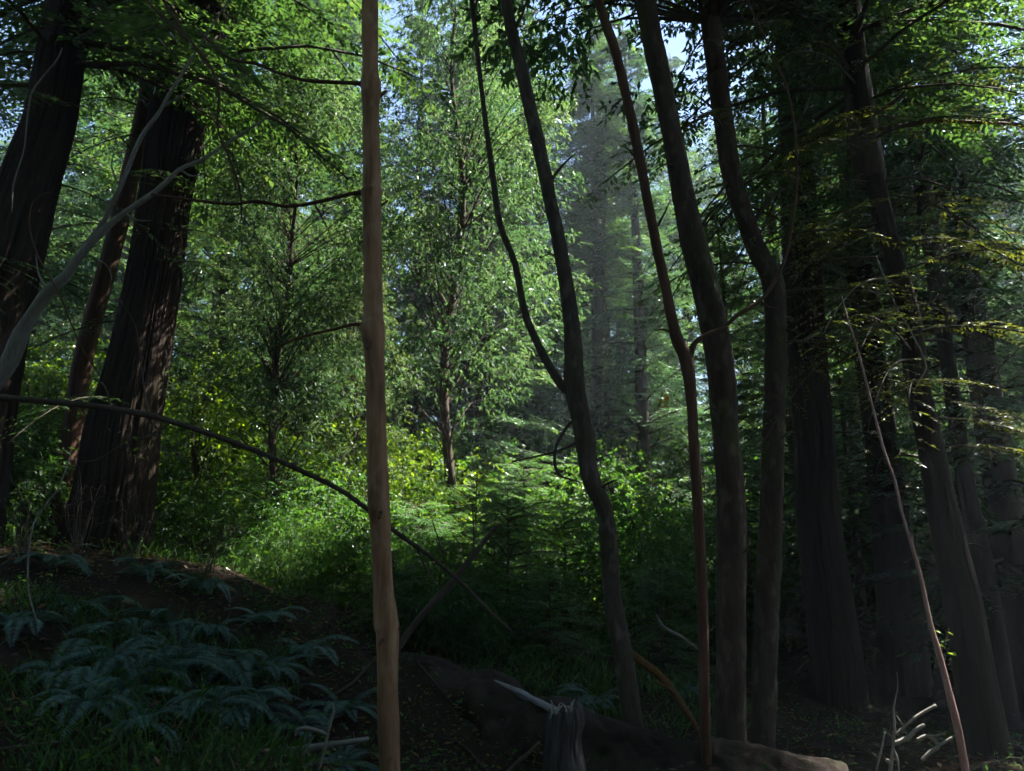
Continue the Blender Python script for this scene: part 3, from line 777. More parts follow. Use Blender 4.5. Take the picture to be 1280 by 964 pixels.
# middle distance, singled out
mid = [
    ('conifer', 'light green conifer far behind, a little left of the slim tan-red trunk', CON[0], 370, 25, 1.25),
    ('conifer', 'shaded dark conifer between the great redwood and the slim tan-red trunk', CON[1], 325, 17, 0.8),
    ('laurel_tree', 'slim young laurel midway between the great redwood and the tan-red trunk', LAU[3], 330, 12.0, 0.62),
    ('conifer', 'sunlit yellow-green conifer at the right edge of the great redwood', CON[2], 240, 19, 1.0),
    ('conifer', 'bright conifer seen through the gap between the two leaning redwoods on the bank', CON[2], 110, 21, 1.25),
    ('conifer', 'dark conifer behind the redwood cut off by the left edge', CON[1], -30, 14, 1.0),
    ('laurel_tree', 'laurel with hanging lance leaves between the tan-red trunk and the forked tree', LAU[3], 560, 15.5, 1.0),
    ('conifer', 'hazy blue-green conifer behind the thin stem of the forked tree', CON[1], 600, 22.5, 1.1),
    ('conifer', 'pale hazy conifer just right of the slim tan-red trunk', CON[0], 505, 25, 1.15),
    ('conifer', 'pale hazy conifer between the forked tree and the slender reddish trunk', CON[2], 765, 29, 1.25),
    ('conifer', 'bluish conifer framed by the two stems of the forked tree', CON[1], 655, 27, 1.2),
    ('laurel_tree', 'sunny pale laurel just left of the slim tan-red trunk', LAU[4], 430, 18.5, 0.5),
    ('conifer', 'pale green conifer behind the slender reddish forked trunk', CON[0], 810, 26, 1.2),
    ('conifer', 'shaded conifer behind the thick brown trunk and the bent one', CON[1], 930, 14.5, 0.45),
    ('conifer', 'dark conifer crowding behind the broad redwood', CON[0], 1010, 17, 0.85),
    ('conifer', 'dark drooping conifer behind the furrowed leaning trunk', CON[2], 1130, 15, 0.9),
    ('conifer', 'dense dark conifer filling the upper right corner', CON[1], 1262, 13, 1.1),
    ('conifer', 'dim conifer between the broad redwood and the leaning pole', CON[1], 1085, 20, 0.75),
    ('conifer', 'dim conifer right of the furrowed trunk, behind the slender dark one', CON[0], 1190, 21, 0.75),
    ('conifer', 'dim conifer at the lower right edge of the woods', CON[1], 1290, 19, 0.8),
    ('conifer', 'dim conifer filling the gap right of the bent brown trunk', CON[2], 1000, 22, 0.7),
    ('laurel_tree', 'low laurel in deep shade right of the furrowed trunk', LAU[0], 1215, 18, 0.9),
]
for i, (nm, lb, pr, px, d, sc) in enumerate(mid):
    sc_tree(nm, lb, pr, px, d, sc, i * 1.3, None)
rng = np.random.default_rng(5)
k = 0
for d0, n in ((27, 8), (33, 9), (41, 11), (50, 13), (62, 15), (76, 15)):
    for i in range(n):
        px = -150 + 1580 * (i + 0.5 + rng.uniform(-0.35, 0.35)) / n
        d = d0 * rng.uniform(0.92, 1.1)
        if d0 < 30 and px > 600:      # the sunny gap in the woods on the right, low growth only
            sc_tree('laurel_tree', 'low round-crowned laurel in the gap on the sunny side', LAU[2 * (i % 2)], px, d, 0.5, rng.random() * 6.28, 'low laurels in the gap')
            continue
        q = rng.random()
        if q < 0.3 and d0 < 55:
            sc_tree('laurel_tree', 'round-crowned laurel among the far sunlit trees', LAU[k % 3], px, d, rng.uniform(1.2, 1.7), rng.random() * 6.28, 'far laurels in the woods')
        else:
            sc_tree('conifer', far_label, CON[k % 3], px, d, rng.uniform(1.0, 1.45), rng.random() * 6.28, 'far conifers in the woods')
        k += 1
for i, (px, d, sc) in enumerate(((1120, 36, 1.2), (1210, 33, 1.2), (1290, 38, 1.3), (1340, 30, 1.2), (1270, 27, 1.1), (1050, 40, 1.2), (1400, 35, 1.3))):
    sc_tree('conifer', far_label, CON[i % 3], px, d, sc, i * 2.1, 'far conifers in the woods')
# bare far trunks that show clearly
for (px, d, h, wd, lb) in ((587, 29, 24, 13, 'far grey trunk standing pale between the tan-red trunk and the forked tree'),
                           (746, 27, 20, 15, 'far dark trunk just right of the forked tree'),
                           (672, 34, 20, 8, 'thin far trunk seen inside the fork of the grey-brown tree')):
    traced_tree('bare_trunk_tree', lb, 'tree', [(px + 6, 150, wd * .8), (px + 2, 400, wd), (px, 620, wd * 1.1), (px, 700, wd * 1.2)], d, M['far_bark'], h, 'furrow', 0.05, 24, 0.25, int(px), 1, 0.55 if d < 20 else 0.9, 16.5 if d < 20 else h * 0.6)
# trees added round the camera, out of view, to shade the foreground
for (x, y, pr, sc) in ((-12, 0, CON[2], 1.1), (9, -2, CON[0], 1.1), (-3, -7, CON[1], 1.1), (4, -8, CON[2], 1.1), (10.5, 5, CON[2], 1.15), (-13, 8, CON[0], 1.0), (13.5, 14.5, CON[1], 1.15), (13, 6.5, CON[1], 1.1), (16, 4, CON[0], 1.1), (0.5, -6.5, CON[0], 1.0), (-6, -4.5, LAU[1], 1.1), (5, -4.5, LAU[1], 1.1), (-4.5, -11, LAU[1], 1.3), (1, -12, LAU[2], 1.4), (10, -7, LAU[1], 1.3), (-10, -7, LAU[2], 1.4), (-15, 1, LAU[1], 1.2)):
    plant('shade_tree', 'tall tree added around the viewpoint to shade the foreground', 'tree', pr, (x, y, float(ground_z(x, y))), sc * 1.25, x, 'trees around the viewpoint')

# ------------------------------------------------------------------ understory shrubs
sh = [  # px, distance, kind, scale, own label (front ones) or none (rows behind, which nothing tells apart)
    (250, 13.0, 1, 0.9, 'narrow-leaved shrub on the ridge right of the great redwood'), (330, 12.2, 3, 1.0, 'feathery green sapling midway between the great redwood and the tan-red trunk'),
    (400, 11.5, 0, 0.8, 'small-leaved shrub just left of the tan-red trunk, below the long dead branch'), (445, 13.5, 2, 1.0, 'bright yellow-green sapling behind the slim tan-red trunk'),
    (520, 12.0, 3, 1.0, 'feathery sapling just right of the tan-red trunk, above the crossed branches'), (560, 10.4, 1, 0.7, 'low narrow-leaved plant right behind the crossing dead branches'),
    (640, 10.9, 3, 1.0, 'dense dome-shaped feathery sapling at the right end of the crossed branches'), (655, 13.5, 0, 0.75, 'leafy shrub behind the dome-shaped feathery sapling'),
    (590, 14.2, 3, 1.3, 'taller feathery sapling behind the crossed branches'), (500, 15.2, 0, 0.9, 'rounded shrub behind the saplings right of the tan-red trunk'),
    (350, 15, 3, 1.4, 'tall feathery sapling behind the long dead branch, left of the tan-red trunk'), (230, 15.5, 0, 1.2, 'leafy shrub behind the ridge at the foot of the great redwood'),
    (710, 14.5, 3, 1.2, 'feathery sapling directly left of the lower forked trunk'), (800, 13.5, 0, 1.0, 'dim shrub between the forked trunk and the slender reddish one'),
    (440, 10.6, 3, 0.55, 'small feathery seedling at the left foot of the tan-red trunk'), (360, 10.4, 1, 0.6, 'low narrow-leaved plant on the dark ridge'), (600, 9.9, 3, 0.5, 'low feathery seedling on the far side of the fallen log'), (530, 9.6, 1, 0.5, 'tuft of narrow leaves above the root end of the fallen log'),
    (236, 13.6, 2, 1.1, 'yellow-green sapling at the right edge of the great redwood'), (70, 14.5, 2, 1.2, 'yellow-green sapling seen between the two leaning redwoods'), (15, 13, 2, 1.0, 'yellow-green sapling right of the redwood cut off by the left edge'),
    (490, 9.4, 3, 0.55, 'low feathery seedling right behind the root end of the fallen log'), (570, 10.8, 3, 0.7, 'feathery seedling between the crossed branches and the dome-shaped sapling'), (690, 10.2, 3, 0.6, 'feathery seedling left of the foot of the forked trunk'),
    (620, 11.8, 3, 0.9, 'feathery sapling just left of the dome-shaped one'), (820, 11, 3, 0.8, 'dim feathery sapling above the pale curved stick'), (480, 10.8, 1, 0.7, 'narrow-leaved plant close behind the tan-red trunk'),
    (850, 17, 1, 1.5, ''), (760, 19, 0, 1.5, ''), (660, 20, 3, 1.8, ''), (560, 21, 0, 1.7, ''), (450, 20, 3, 1.9, ''), (300, 21, 0, 1.8, ''), (120, 16, 1, 1.3, ''), (40, 13.5, 3, 1.4, ''), (10, 12.2, 0, 1.0, ''), (-40, 11.5, 1, 1.0, ''),
    (1080, 18, 0, 1.5, ''), (1260, 16, 0, 1.4, ''), (960, 19, 0, 1.5, ''), (1180, 21, 0, 1.8, ''), (620, 27, 0, 2.4, ''), (480, 27, 1, 2.4, ''), (740, 26, 2, 1.6, ''), (860, 28, 0, 2.4, ''), (360, 28, 0, 2.5, ''), (220, 28, 0, 2.5, ''), (90, 27, 0, 2.5, ''),
    (530, 16, 2, 0.9, 'yellow-leaved sapling glowing above the shrubs right of the tan-red trunk')]
for i, (px, d, kd, sc, lb) in enumerate(sh):
    p = gpt(px, 700, d)
    nm = ('shrub', 'shrub', 'sapling', 'young_conifer')[kd]
    gl = ('leafy shrub in the rows behind the front saplings', 'narrow-leaved shrub in the rows behind the front saplings', 'far yellow-green sapling in the understory', 'feathery sapling in the rows behind the front ones')[kd]
    plant(nm, lb or gl, ('shrub', 'shrub', 'sapling', 'sapling')[kd], SHR[kd], (p[0], p[1], p[2] - 0.05), sc, i * 1.1, 'understory shrubs and saplings', wood_name='stem', leaf_name='foliage')

# ------------------------------------------------------------------ fallen log, stump, branches, pole
def fallen_log():
    A = np.array([P(440, 895, 8.9), P(470, 898, 8.8), P(520, 896, 8.6), P(575, 912, 8.35), P(690, 948, 7.7), P(800, 974, 7.4), P(900, 992, 7.15), P(1060, 1015, 6.9)])
    base = A[2].copy()
    t = thing('fallen_log', 'huge dark fallen log lying behind the tan-red trunk, its lit upper face shown as a pale strip', 'log', base)
    b = Buf()
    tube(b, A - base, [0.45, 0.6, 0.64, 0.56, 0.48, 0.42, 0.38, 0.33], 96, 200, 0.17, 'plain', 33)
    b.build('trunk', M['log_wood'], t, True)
    rng = np.random.default_rng(12)
    for k in range(16):     # torn roots and slabs at the broken left end and along the flank
        f = rng.uniform(0, 1) ** 1.5
        c0 = (A[0] * (1 - f) + A[4] * f) - base
        th = rng.uniform(-0.9, 1.4)
        r0 = 0.55 - 0.12 * f
        p0 = c0 + np.array([0.1, -sin(th + .6) * r0 * .9, cos(th + .6) * r0 * .9])
        dr = unit(np.array([rng.normal(-0.6, .7), rng.normal(-.5, .5), rng.normal(.25, .5)]))
        L_ = rng.uniform(0.15, 0.55)
        b = Buf()
        tube(b, [p0 - dr * .1, p0 + dr * L_ * .5 + rng.normal(0, .03, 3), p0 + dr * L_ + rng.normal(0, .06, 3)], [rng.uniform(.03, .07), .03, .006], 8, 12, 0.3, 'plain', k)
        b.build('root', M['log_wood'], t, True)
    b = Buf()   # pale strip along the top, its colour standing in for light on the log
    B = np.array([P(618, 851, 7.85), P(650, 866, 7.66), P(690, 886, 7.36), P(705, 895, 7.26)])
    tube(b, B - base, [0.010, 0.03, 0.036, 0.014], 14, 60, 0.6, 'plain', 4)
    b.build('lit_strip', M['weathered'], t, True)
    b = Buf()
    B = np.array([P(592, 886, 7.75), P(606, 890, 7.7)])
    tube(b, B - base, [0.015, 0.02], 8, 6, 0.3, 'plain', 9)
    b.build('broken_knot', M['pale_wood'], t, True)
fallen_log()

def stump():
    d = 6.4
    W = trunk_line([(704, 886, 40), (707, 905, 50), (704, 930, 47), (706, 964, 56)], d, None)
    base = W[0, :3].copy()
    t = thing('stump', 'short grey broken stump with splintered top in front of the fallen log', 'stump', base)
    b = Buf()
    seg, n = 84, 22
    th = np.linspace(0, 2 * pi, seg, endpoint=False)
    ct, sn = np.cos(th), np.sin(th)
    q = spline(W, n)
    rows = []
    spike = 0.05 * vnoise(np.stack([ct * 2, sn * 2, 0 * ct], -1), 2) + 0.05 * np.abs(vnoise(np.stack([ct * 7, sn * 7, 0 * ct], -1), 6)) + 0.05 * ct
    for k in range(n):
        f = k / (n - 1)
        rg = fbm(np.stack([ct * 6, sn * 6, 0 * ct + f * 1.2], -1), 3, 5)
        r = q[k, 3] * (0.94 + 0.07 * (1 - np.abs(rg) * 2) + 0.10 * vnoise(np.stack([ct * 1.4, sn * 1.4, 0 * ct + f], -1), 3))
        if k == n - 1: r = r * 0.93
        rows.append(np.stack([q[k, 0] + r * ct, q[k, 1] + r * sn, q[k, 2] + spike * f ** 4 + 0 * ct], -1) - base)
    rows.append(np.stack([q[-1, 0] + .7 * q[-1, 3] * ct, q[-1, 1] + .7 * q[-1, 3] * sn, q[-1, 2] - 0.06 + 0.5 * spike], -1) - base)
    rows.append(np.stack([q[-1, 0] + .1 * q[-1, 3] * ct, q[-1, 1] + .1 * q[-1, 3] * sn, q[-1, 2] - 0.10 + 0.1 * spike], -1) - base)
    m_ = len(rows)
    i_ = np.arange(m_ - 1)[:, None] * seg; j_ = np.arange(seg)[None, :]; j2 = (j_ + 1) % seg
    F = np.stack([i_ + j_, i_ + j2, i_ + seg + j2, i_ + seg + j_], -1).reshape(-1, 4)
    V = np.concatenate(rows)
    b.add(V, F, np.clip(0.5 + 0.5 * fbm(V * np.array([40, 40, 5.0]), 2, 8), 0, 1))
    b.build('trunk', M['stump_wood'], t, False)
    rng = np.random.default_rng(3)
    for k in range(9):
        a = -0.3 - 2.4 * k / 9
        r = W[-1, 3] * 0.9
        p = W[-1, :3] - base + np.array([cos(a) * r, sin(a) * r, -0.06])
        h = rng.uniform(0.07, 0.15)
        b = Buf()
        tube(b, [p, p + [rng.normal(0, .012), rng.normal(0, .012), h * .6], p + [rng.normal(0, .035), rng.normal(0, .035), h]], [0.014, 0.010, 0.002], 5, 5, 0.3, 'plain', k)
        b.build('splinter', M['weathered'], t)
stump()

tO, bO = loose('fallen_branch', 'long thin dark dead branch slanting across from the redwoods to the log', 'branch',
    [(-50, 493, 8), (0, 497, 8), (60, 502, 8), (120, 508, 8), (180, 518, 8), (215, 527, 7.5), (270, 545, 7), (330, 568, 6.5), (380, 590, 6.5), (432, 617, 6), (492, 663, 6), (530, 690, 5.5), (570, 722, 5), (605, 757, 4), (640, 790, 2.5)], 7.2, M['dead_wood'], seed=2)
for pts in ([(215, 527, 3), (190, 545, 2.5), (160, 552, 2), (120, 575, 1.8), (86, 576, 1.5)], [(180, 518, 2.5), (205, 545, 2), (222, 570, 1.6), (240, 590, 1.2)], [(140, 510, 2.5), (128, 480, 2), (100, 470, 1.5)], [(185, 518, 2.5), (178, 470, 2), (170, 410, 1.5), (150, 375, 1.2)], [(200, 522, 2.4), (205, 500, 1.6), (204, 480, 1.2)],
            [(520, 683, 3), (535, 715, 2.5), (549, 735, 1.6)], [(560, 714, 2.5), (550, 680, 2), (540, 650, 1.2)]):
    branch(tO, bO, pts, 7.2, M['dead_wood'], 'twig', 5)
tP, bP = loose('broken_branch', 'short dark broken branch crossing under the long thin one', 'branch',
    [(497, 812, 8), (515, 785, 8), (545, 750, 8), (560, 735, 9), (575, 716, 7.5), (595, 690, 7), (612, 668, 5), (625, 655, 3)], 7.6, M['dead_wood'], seed=3)
branch(tP, bP, [(592, 690, 3), (592, 660, 2), (590, 630, 1.2)], 7.6, M['dead_wood'], 'twig', 5)
branch(tP, bP, [(500, 808, 3), (498, 780, 2), (490, 760, 1.2)], 7.6, M['dead_wood'], 'twig', 5)

tQ, bQ = loose('leaning_pole', 'thin leaning dead pole with a sunlit pinkish lower end', 'dead tree',
    [(1212, 985, 10), (1207, 964, 10), (1197, 910, 9.5), (1182, 850, 8), (1173, 815, 7.5), (1163, 780, 6), (1151, 722, 4.5), (1139, 680, 4), (1127, 640, 3.6), (1118, 600, 3.6), (1104, 560, 3.2), (1086, 490, 3), (1070, 430, 2.6), (1060, 400, 2.2), (1052, 370, 1.6)], 7.0, M['pink_wood'], seed=5)

# M: pale leaning dead tree at the left
tM, bM = loose('leaning_dead_tree', 'pale leaning dead stem crossing in front of the redwoods on the bank', 'dead tree',
    [(-70, 560, 24), (5, 462, 21), (25, 420, 20), (38, 398, 17), (60, 366, 15), (82, 345, 12), (100, 320, 10), (132, 285, 9), (156, 266, 7.5), (196, 238, 6), (225, 212, 5), (252, 200, 4.5), (283, 180, 3.5), (335, 146, 2)], 7.6, M['pale_wood'], seed=6)
branch(tM, bM, [(88, 336, 8), (105, 308, 6), (128, 280, 6), (138, 258, 6), (150, 235, 5.5), (168, 190, 5.5), (180, 166, 5), (198, 142, 4.5), (213, 116, 4), (246, 63, 3), (286, 0, 2)], 7.6, M['pale_wood'], 'limb', 8, seed=7)
for pts in ([(205, 133, 3), (228, 118, 2.4), (246, 100, 1.4)], [(156, 266, 3), (170, 275, 2), (190, 276, 1.2)], [(60, 366, 4), (48, 340, 2.4), (45, 318, 1.4)], [(225, 212, 2.6), (240, 220, 1.8), (262, 216, 1)], [(150, 235, 3), (140, 210, 2), (142, 190, 1.1)], [(100, 320, 3), (118, 322, 2), (135, 334, 1.2), (140, 350, .9)]):
    branch(tM, bM, pts, 7.6, M['pale_wood'], 'twig', 5)

# vines
for lb, pts, d in (
    ('thin brown vine looping down over the upper part of the great redwood', [(178, -20, 3), (183, 0, 3.5), (213, 30, 4), (246, 60, 4), (266, 90, 3.5), (274, 116, 3.5), (272, 160, 3), (289, 203, 3), (300, 240, 2.6), (302, 275, 2)], 6.6),
    ('straight thin vine crossing the looping one at the top', [(195, -15, 3), (215, 18, 3.5), (240, 55, 3), (262, 85, 2.5)], 6.7),
    ('pale hair-thin vine hanging down the redwood cut off by the left edge', [(78, 60, 1.6), (70, 76, 1.8), (43, 110, 2), (35, 140, 2), (30, 186, 2), (17, 230, 2), (15, 265, 1.5)], 8.5),
    ('short curling vine below the leaning redwood', [(62, 240, 2), (50, 245, 2), (40, 256, 2.2), (37, 283, 2), (48, 320, 2), (75, 370, 2), (100, 430, 2), (125, 470, 1.5)], 7.3),
    ('pale thin vine hanging over the dark fern bank', [(88, 570, 2), (73, 610, 2.2), (53, 636, 2.4), (42, 655, 2.6), (36, 690, 2.6), (35, 730, 2.6), (40, 758, 2.4), (47, 780, 2)], 6.4),
    ('pale thin vine curling down the furrowed leaning trunk', [(1095, 320, 1.6), (1103, 340, 2), (1120, 383, 2.2), (1140, 417, 2.2), (1157, 455, 2), (1150, 475, 2), (1142, 488, 1.5)], 8.2)):
    loose('vine', lb, 'vine', pts, d, M['pale_wood'] if 'pale' in lb else M['red_bark'], 6, 1.5)

tX, bX = loose('rotten_branch', 'orange rotten branch with moss leaning behind the forked trunk', 'branch',
    [(785, 815, 10), (800, 826, 10), (830, 850, 10), (855, 885, 9), (870, 908, 7), (878, 925, 4)], 8.6, M['orange_wood'], seed=4)
branch(tX, bX, [(845, 868, 4), (835, 860, 3.5), (818, 852, 2)], 8.55, M['orange_wood'], 'stub', 6)
loose('pale_stick', 'pale curved stick above the orange rotten branch', 'branch', [(820, 768, 2), (828, 782, 3), (840, 790, 4), (855, 798, 3.5), (872, 812, 2.5)], 8.8, M['pale_wood'], 6)

tT, bT = loose('ground_branch', 'pale topped fallen branch lying at the foot of the fern bank', 'branch',
    [(255, 975, 12), (275, 955, 12), (300, 946, 13), (340, 942, 13), (370, 939, 11), (410, 932, 9), (460, 924, 6)], 5.6, M['pale_wood'], seed=8)
branch(tT, bT, [(262, 972, 7), (272, 952, 8), (285, 943, 7), (298, 950, 5)], 5.5, M['pink_wood'], 'root', 7)
tU, bU = loose('dead_twig', 'thin pale dead twig rising forked left of the tan-red trunk', 'twig',
    [(396, 968, 3.5), (402, 950, 3.5), (408, 925, 3.5), (414, 900, 3), (417, 885, 2.5), (410, 876, 2)], 5.5, M['pale_wood'], 6)
branch(tU, bU, [(409, 918, 4), (398, 914, 5), (385, 911, 5), (373, 912, 4), (369, 920, 2.5)], 5.5, M['pale_wood'], 'twig', 6)
branch(tU, bU, [(360, 935, 2), (356, 925, 2), (362, 916, 1.5)], 5.5, M['pale_wood'], 'twig', 5)
branch(tU, bU, [(386, 945, 2), (380, 930, 2), (383, 917, 1.5)], 5.5, M['pale_wood'], 'twig', 5)
loose('ground_branch', 'dark stick poking up in front of the stump', 'branch', [(630, 970, 5), (645, 955, 5), (660, 942, 4.5), (675, 928, 3)], 6.2, M['dead_wood'], 6)

tR, bR = loose('bare_bush', 'small bare bush of pale twigs in the dark left of the leaning pole', 'bush',
    [(1112, 985, 3.5), (1115, 945, 3.5), (1118, 915, 3), (1117, 885, 2.5), (1122, 860, 1.6), (1121, 840, 1.2)], 6.8, M['pale_wood'], 6)
for pts in ([(1117, 930, 5), (1135, 922, 5.5), (1145, 912, 5), (1155, 906, 4)], [(1120, 918, 3), (1140, 900, 3.5), (1155, 890, 4), (1170, 882, 4)], [(1095, 965, 2.5), (1102, 935, 2.2), (1106, 915, 1.6)], [(1116, 935, 2.6), (1122, 950, 2.6), (1124, 968, 2)],
            [(1130, 907, 2), (1124, 900, 1.6), (1121, 895, 1.2)], [(1108, 950, 4), (1113, 955, 4.5), (1111, 972, 4)]):
    branch(tR, bR, pts, 6.8, M['pale_wood'], 'twig', 6)
def bramble(label, px, d, seed, n=9, h=0.9):
    rng = np.random.default_rng(seed)
    p = gpt(px, 700, d)
    t = thing('bare_bush', label, 'bush', p, 0, 'bare twiggy bushes')
    for k in range(n):
        a = rng.random() * 6.28; hh = h * rng.uniform(.5, 1.1); o = rng.uniform(.1, .5)
        q = np.array([[0, 0, -.05], [cos(a) * o * .3, sin(a) * o * .3, hh * .5], [cos(a) * o * .7, sin(a) * o * .7, hh * .9], [cos(a) * o * 1.4, sin(a) * o * 1.4, hh * rng.uniform(.7, 1.1)]]) + rng.normal(0, .03, (4, 3))
        b = Buf(); tube(b, q, [.006, .005, .004, .0015], 5, 12, .1, 'plain', k); o_ = b.build('stem', M['dead_wood'], t)
        b = Buf()
        for _ in range(4):
            f = rng.uniform(.3, .95); i0 = min(2, int(f * 3)); g = f * 3 - i0
            s0 = q[i0] * (1 - g) + q[i0 + 1] * g
            e = s0 + rng.normal(0, .13, 3) + [0, 0, .05]
            tube(b, [s0, (s0 + e) / 2 + rng.normal(0, .015, 3), e], [.003, .0022, .001], 4, 5, cap=False)
        b.build('twigs', M['dead_wood'], o_)['kind'] = 'stuff'
bramble('bare twiggy bush in front of the great redwood, under the long dead branch', 95, 8.9, 1, 11, 1.1)
bramble('bare twiggy bush right before the foot of the great redwood', 165, 9.3, 2, 9, 0.8)
bramble('bare twiggy bush at the left edge of the bank', 30, 8.2, 3, 11, 1.0)
bramble('small bare bush on the crest of the bank right of the great redwood', 262, 9.2, 4, 7, 0.6)
bramble('small bare bush just left of the tan-red trunk', 415, 8.2, 5, 7, 0.55)

tS, bS = loose('forked_twig', 'pale mossy forked twig beside the foot of the leaning pole', 'twig',
    [(1152, 950, 4), (1163, 940, 4.5), (1172, 934, 5), (1168, 925, 4.5), (1158, 920, 4), (1146, 925, 4)], 6.9, M['pale_wood'], 6)
branch(tS, bS, [(1172, 932, 4), (1180, 928, 3.5), (1190, 922, 3)], 6.9, M['pale_wood'], 'twig', 6)
branch(tS, bS, [(1158, 920, 3), (1168, 920, 3), (1180, 917, 2)], 6.9, M['pale_wood'], 'twig', 6)

# ------------------------------------------------------------------ ferns: each frond a part
def frond_mesh(seed, L_=0.8):
    rng = np.random.default_rng(seed)
    b = Buf()
    n = 36
    s = np.linspace(0.12, 1, n)
    rise, dr = rng.uniform(0.75, 1.05), rng.uniform(0.75, 1.1)
    ax = lambda s: np.stack([L_ * s * 0.92, 0.04 * np.sin(s * 3 + seed), L_ * (rise * s - dr * s * s)], -1)
    p = ax(s)
    t = unit(np.gradient(p, axis=0))
    for sg in (-1, 1):
        lat = np.tile(np.array([0, sg, 0.0]), (n, 1))
        d = lat * 0.93 + t * 0.35 + np.array([0, 0, -0.12])
        ln = 0.15 * L_ / 0.8 * np.sin(np.clip(s * 0.8 + 0.2, 0, 1) * pi * 0.97) ** 0.8 * rng.uniform(0.85, 1.1, n) + 0.008
        leaves(b, p, d, unit(np.cross(t, lat) * sg + rng.normal(0, .2, (n, 3))), ln, 0.019, 0.15, np.clip(0.5 + rng.normal(0, .18, n), 0, 1), 0.1)
    tube(b, ax(np.linspace(0, 1, 8)), np.linspace(0.005, 0.0015, 8), 4, 8, cap=False, tint=0.1)
    return b.mesh('frond', M['fern'])
FRONDS = [frond_mesh(i) for i in range(6)]
fern_at = [(100, 770, 7.4, 1.0, 'fern high on the bank under the great redwood'), (160, 800, 6.9, 1.0, 'fern below the topmost one on the bank'), (215, 790, 7.3, 0.9, 'fern just under the dark crest of the bank'), (260, 800, 7.4, 0.9, 'fern on the bank below the end of the crest'),
           (135, 850, 6.2, 0.9, 'teal fern in the middle of the bank, left of a pale stick'), (195, 855, 6.3, 1.1, 'large teal fern in the very middle of the bank'), (290, 830, 6.9, 1.1, 'bright teal fern at the right side of the bank'), (335, 850, 6.9, 1.0, 'bluish fern nearest to the crest of the bank on the right'),
           (370, 880, 6.3, 0.8, 'small fern beside the thin dead twig'), (70, 860, 5.9, 0.9, 'dull fern at the left side of the bank among grass'), (100, 910, 5.5, 0.9, 'dark fern low on the bank near the left corner'), (250, 890, 5.9, 1.0, 'fern low on the bank above the pale fallen branch'), (300, 900, 6.1, 0.8, 'smaller fern right above the pale fallen branch'), (60, 745, 8.4, 0.9, 'fern near the top of the bank by the hanging pale vine'), (175, 745, 8.6, 0.9, 'fern at the top of the bank before the flare of the great redwood'), (250, 750, 8.3, 0.8, 'dim fern under the right end of the crest'), (380, 815, 7.6, 0.9, 'dim fern on the lower crest toward the tan-red trunk'), (430, 860, 6.9, 0.9, 'dim fern close to the left side of the tan-red trunk'), (330, 780, 8.0, 0.8, 'fern on the slope where the crest drops'),
           (230, 830, 6.7, 0.9, 'fern in the middle of the bank, right of the large teal one'), (310, 870, 6.3, 0.9, 'fern on the lower bank left of the dead twig'), (150, 890, 5.8, 0.8, 'fern below the teal one in the middle of the bank'),
           (20, 800, 6.6, 0.9, 'fern at the left edge under the hanging pale vine'), (175, 920, 5.4, 0.8, 'fern at the foot of the bank in the lower left'),
           (745, 830, 9.2, 1.15, 'teal fern growing behind the fallen log, left of the forked trunk'), (715, 845, 9.0, 0.8, 'small teal fern left of the larger one behind the log'), (845, 800, 10.0, 1.0, 'dark fern behind the orange rotten branch'), (420, 930, 5.9, 0.6, 'tiny fern right of the dead twig near the tan-red trunk')]
rng = np.random.default_rng(9)
for i, (px, py, d, sc, lb) in enumerate(fern_at):
    p = gpt(px, py, d)
    f = thing('fern', lb, 'fern', p, 0, 'ferns on the forest floor')
    n = 11
    for q in range(n):
        o = link('frond', FRONDS[(i + q) % 6], f)
        o.rotation_euler = (rng.normal(0, 0.12), rng.normal(0, 0.18), 2 * pi * (q + rng.uniform(-.3, .3)) / n)
        z = sc * rng.uniform(0.48, 0.85)
        o.scale = (z, z, z)

# ------------------------------------------------------------------ small sprigs with single leaves
def sprig(name, label, stem, d, leaf_px, lsize, mat, seed):
    t, b0 = loose(name, label, 'plant', stem, d, M['dead_wood'], 5)
    rng = np.random.default_rng(seed)
    bb = Buf()
    leaves(bb, [[0, 0, 0]], [[1, 0, 0.0]], [[0, 0, 1.0]], 1.0, 0.62, 0.15, 0.6, 0.1)
    me = bb.mesh('leaf', mat)
    for (px, py) in leaf_px:
        o = link('leaf', me, t)
        o.location = tuple(P(px, py, d + rng.normal(0, 0.06)) - b0)
        z = lsize * rng.uniform(0.7, 1.2)
        o.scale = (z, z, z)
        o.rotation_euler = (rng.normal(0, .6), rng.normal(0.2, .5), rng.random() * 6.28)
sprig('leafy_sprig', 'sunlit sprig of small pale leaves right of the leaning pole', [(1168, 835, 2), (1176, 815, 2), (1183, 795, 1.6), (1186, 786, 1.2)], 7.2, [(1176, 792), (1184, 790), (1188, 800), (1180, 803), (1190, 815), (1184, 816), (1176, 820), (1187, 826), (1172, 806)], 0.065, M['fresh'], 1)
sprig('leafy_sprig', 'little yellow-green sprig in front of the foot of the great redwood', [(150, 560, 1.6), (155, 548, 1.6), (160, 540, 1.2)], 7.0, [(138, 540), (152, 540), (161, 537), (165, 546), (158, 551), (166, 564), (174, 560), (181, 574), (172, 572)], 0.06, M['fresh'], 2)
sprig('rust_sprig', 'dead rust-orange leaf cluster glowing in the sun left of the slender forked trunk', [(822, 512, 1.5), (826, 500, 1.5), (828, 490, 1.2)], 12.0, [(822, 500), (827, 495), (828, 505), (836, 494), (824, 510), (831, 500)], 0.16, M['rust'], 3)

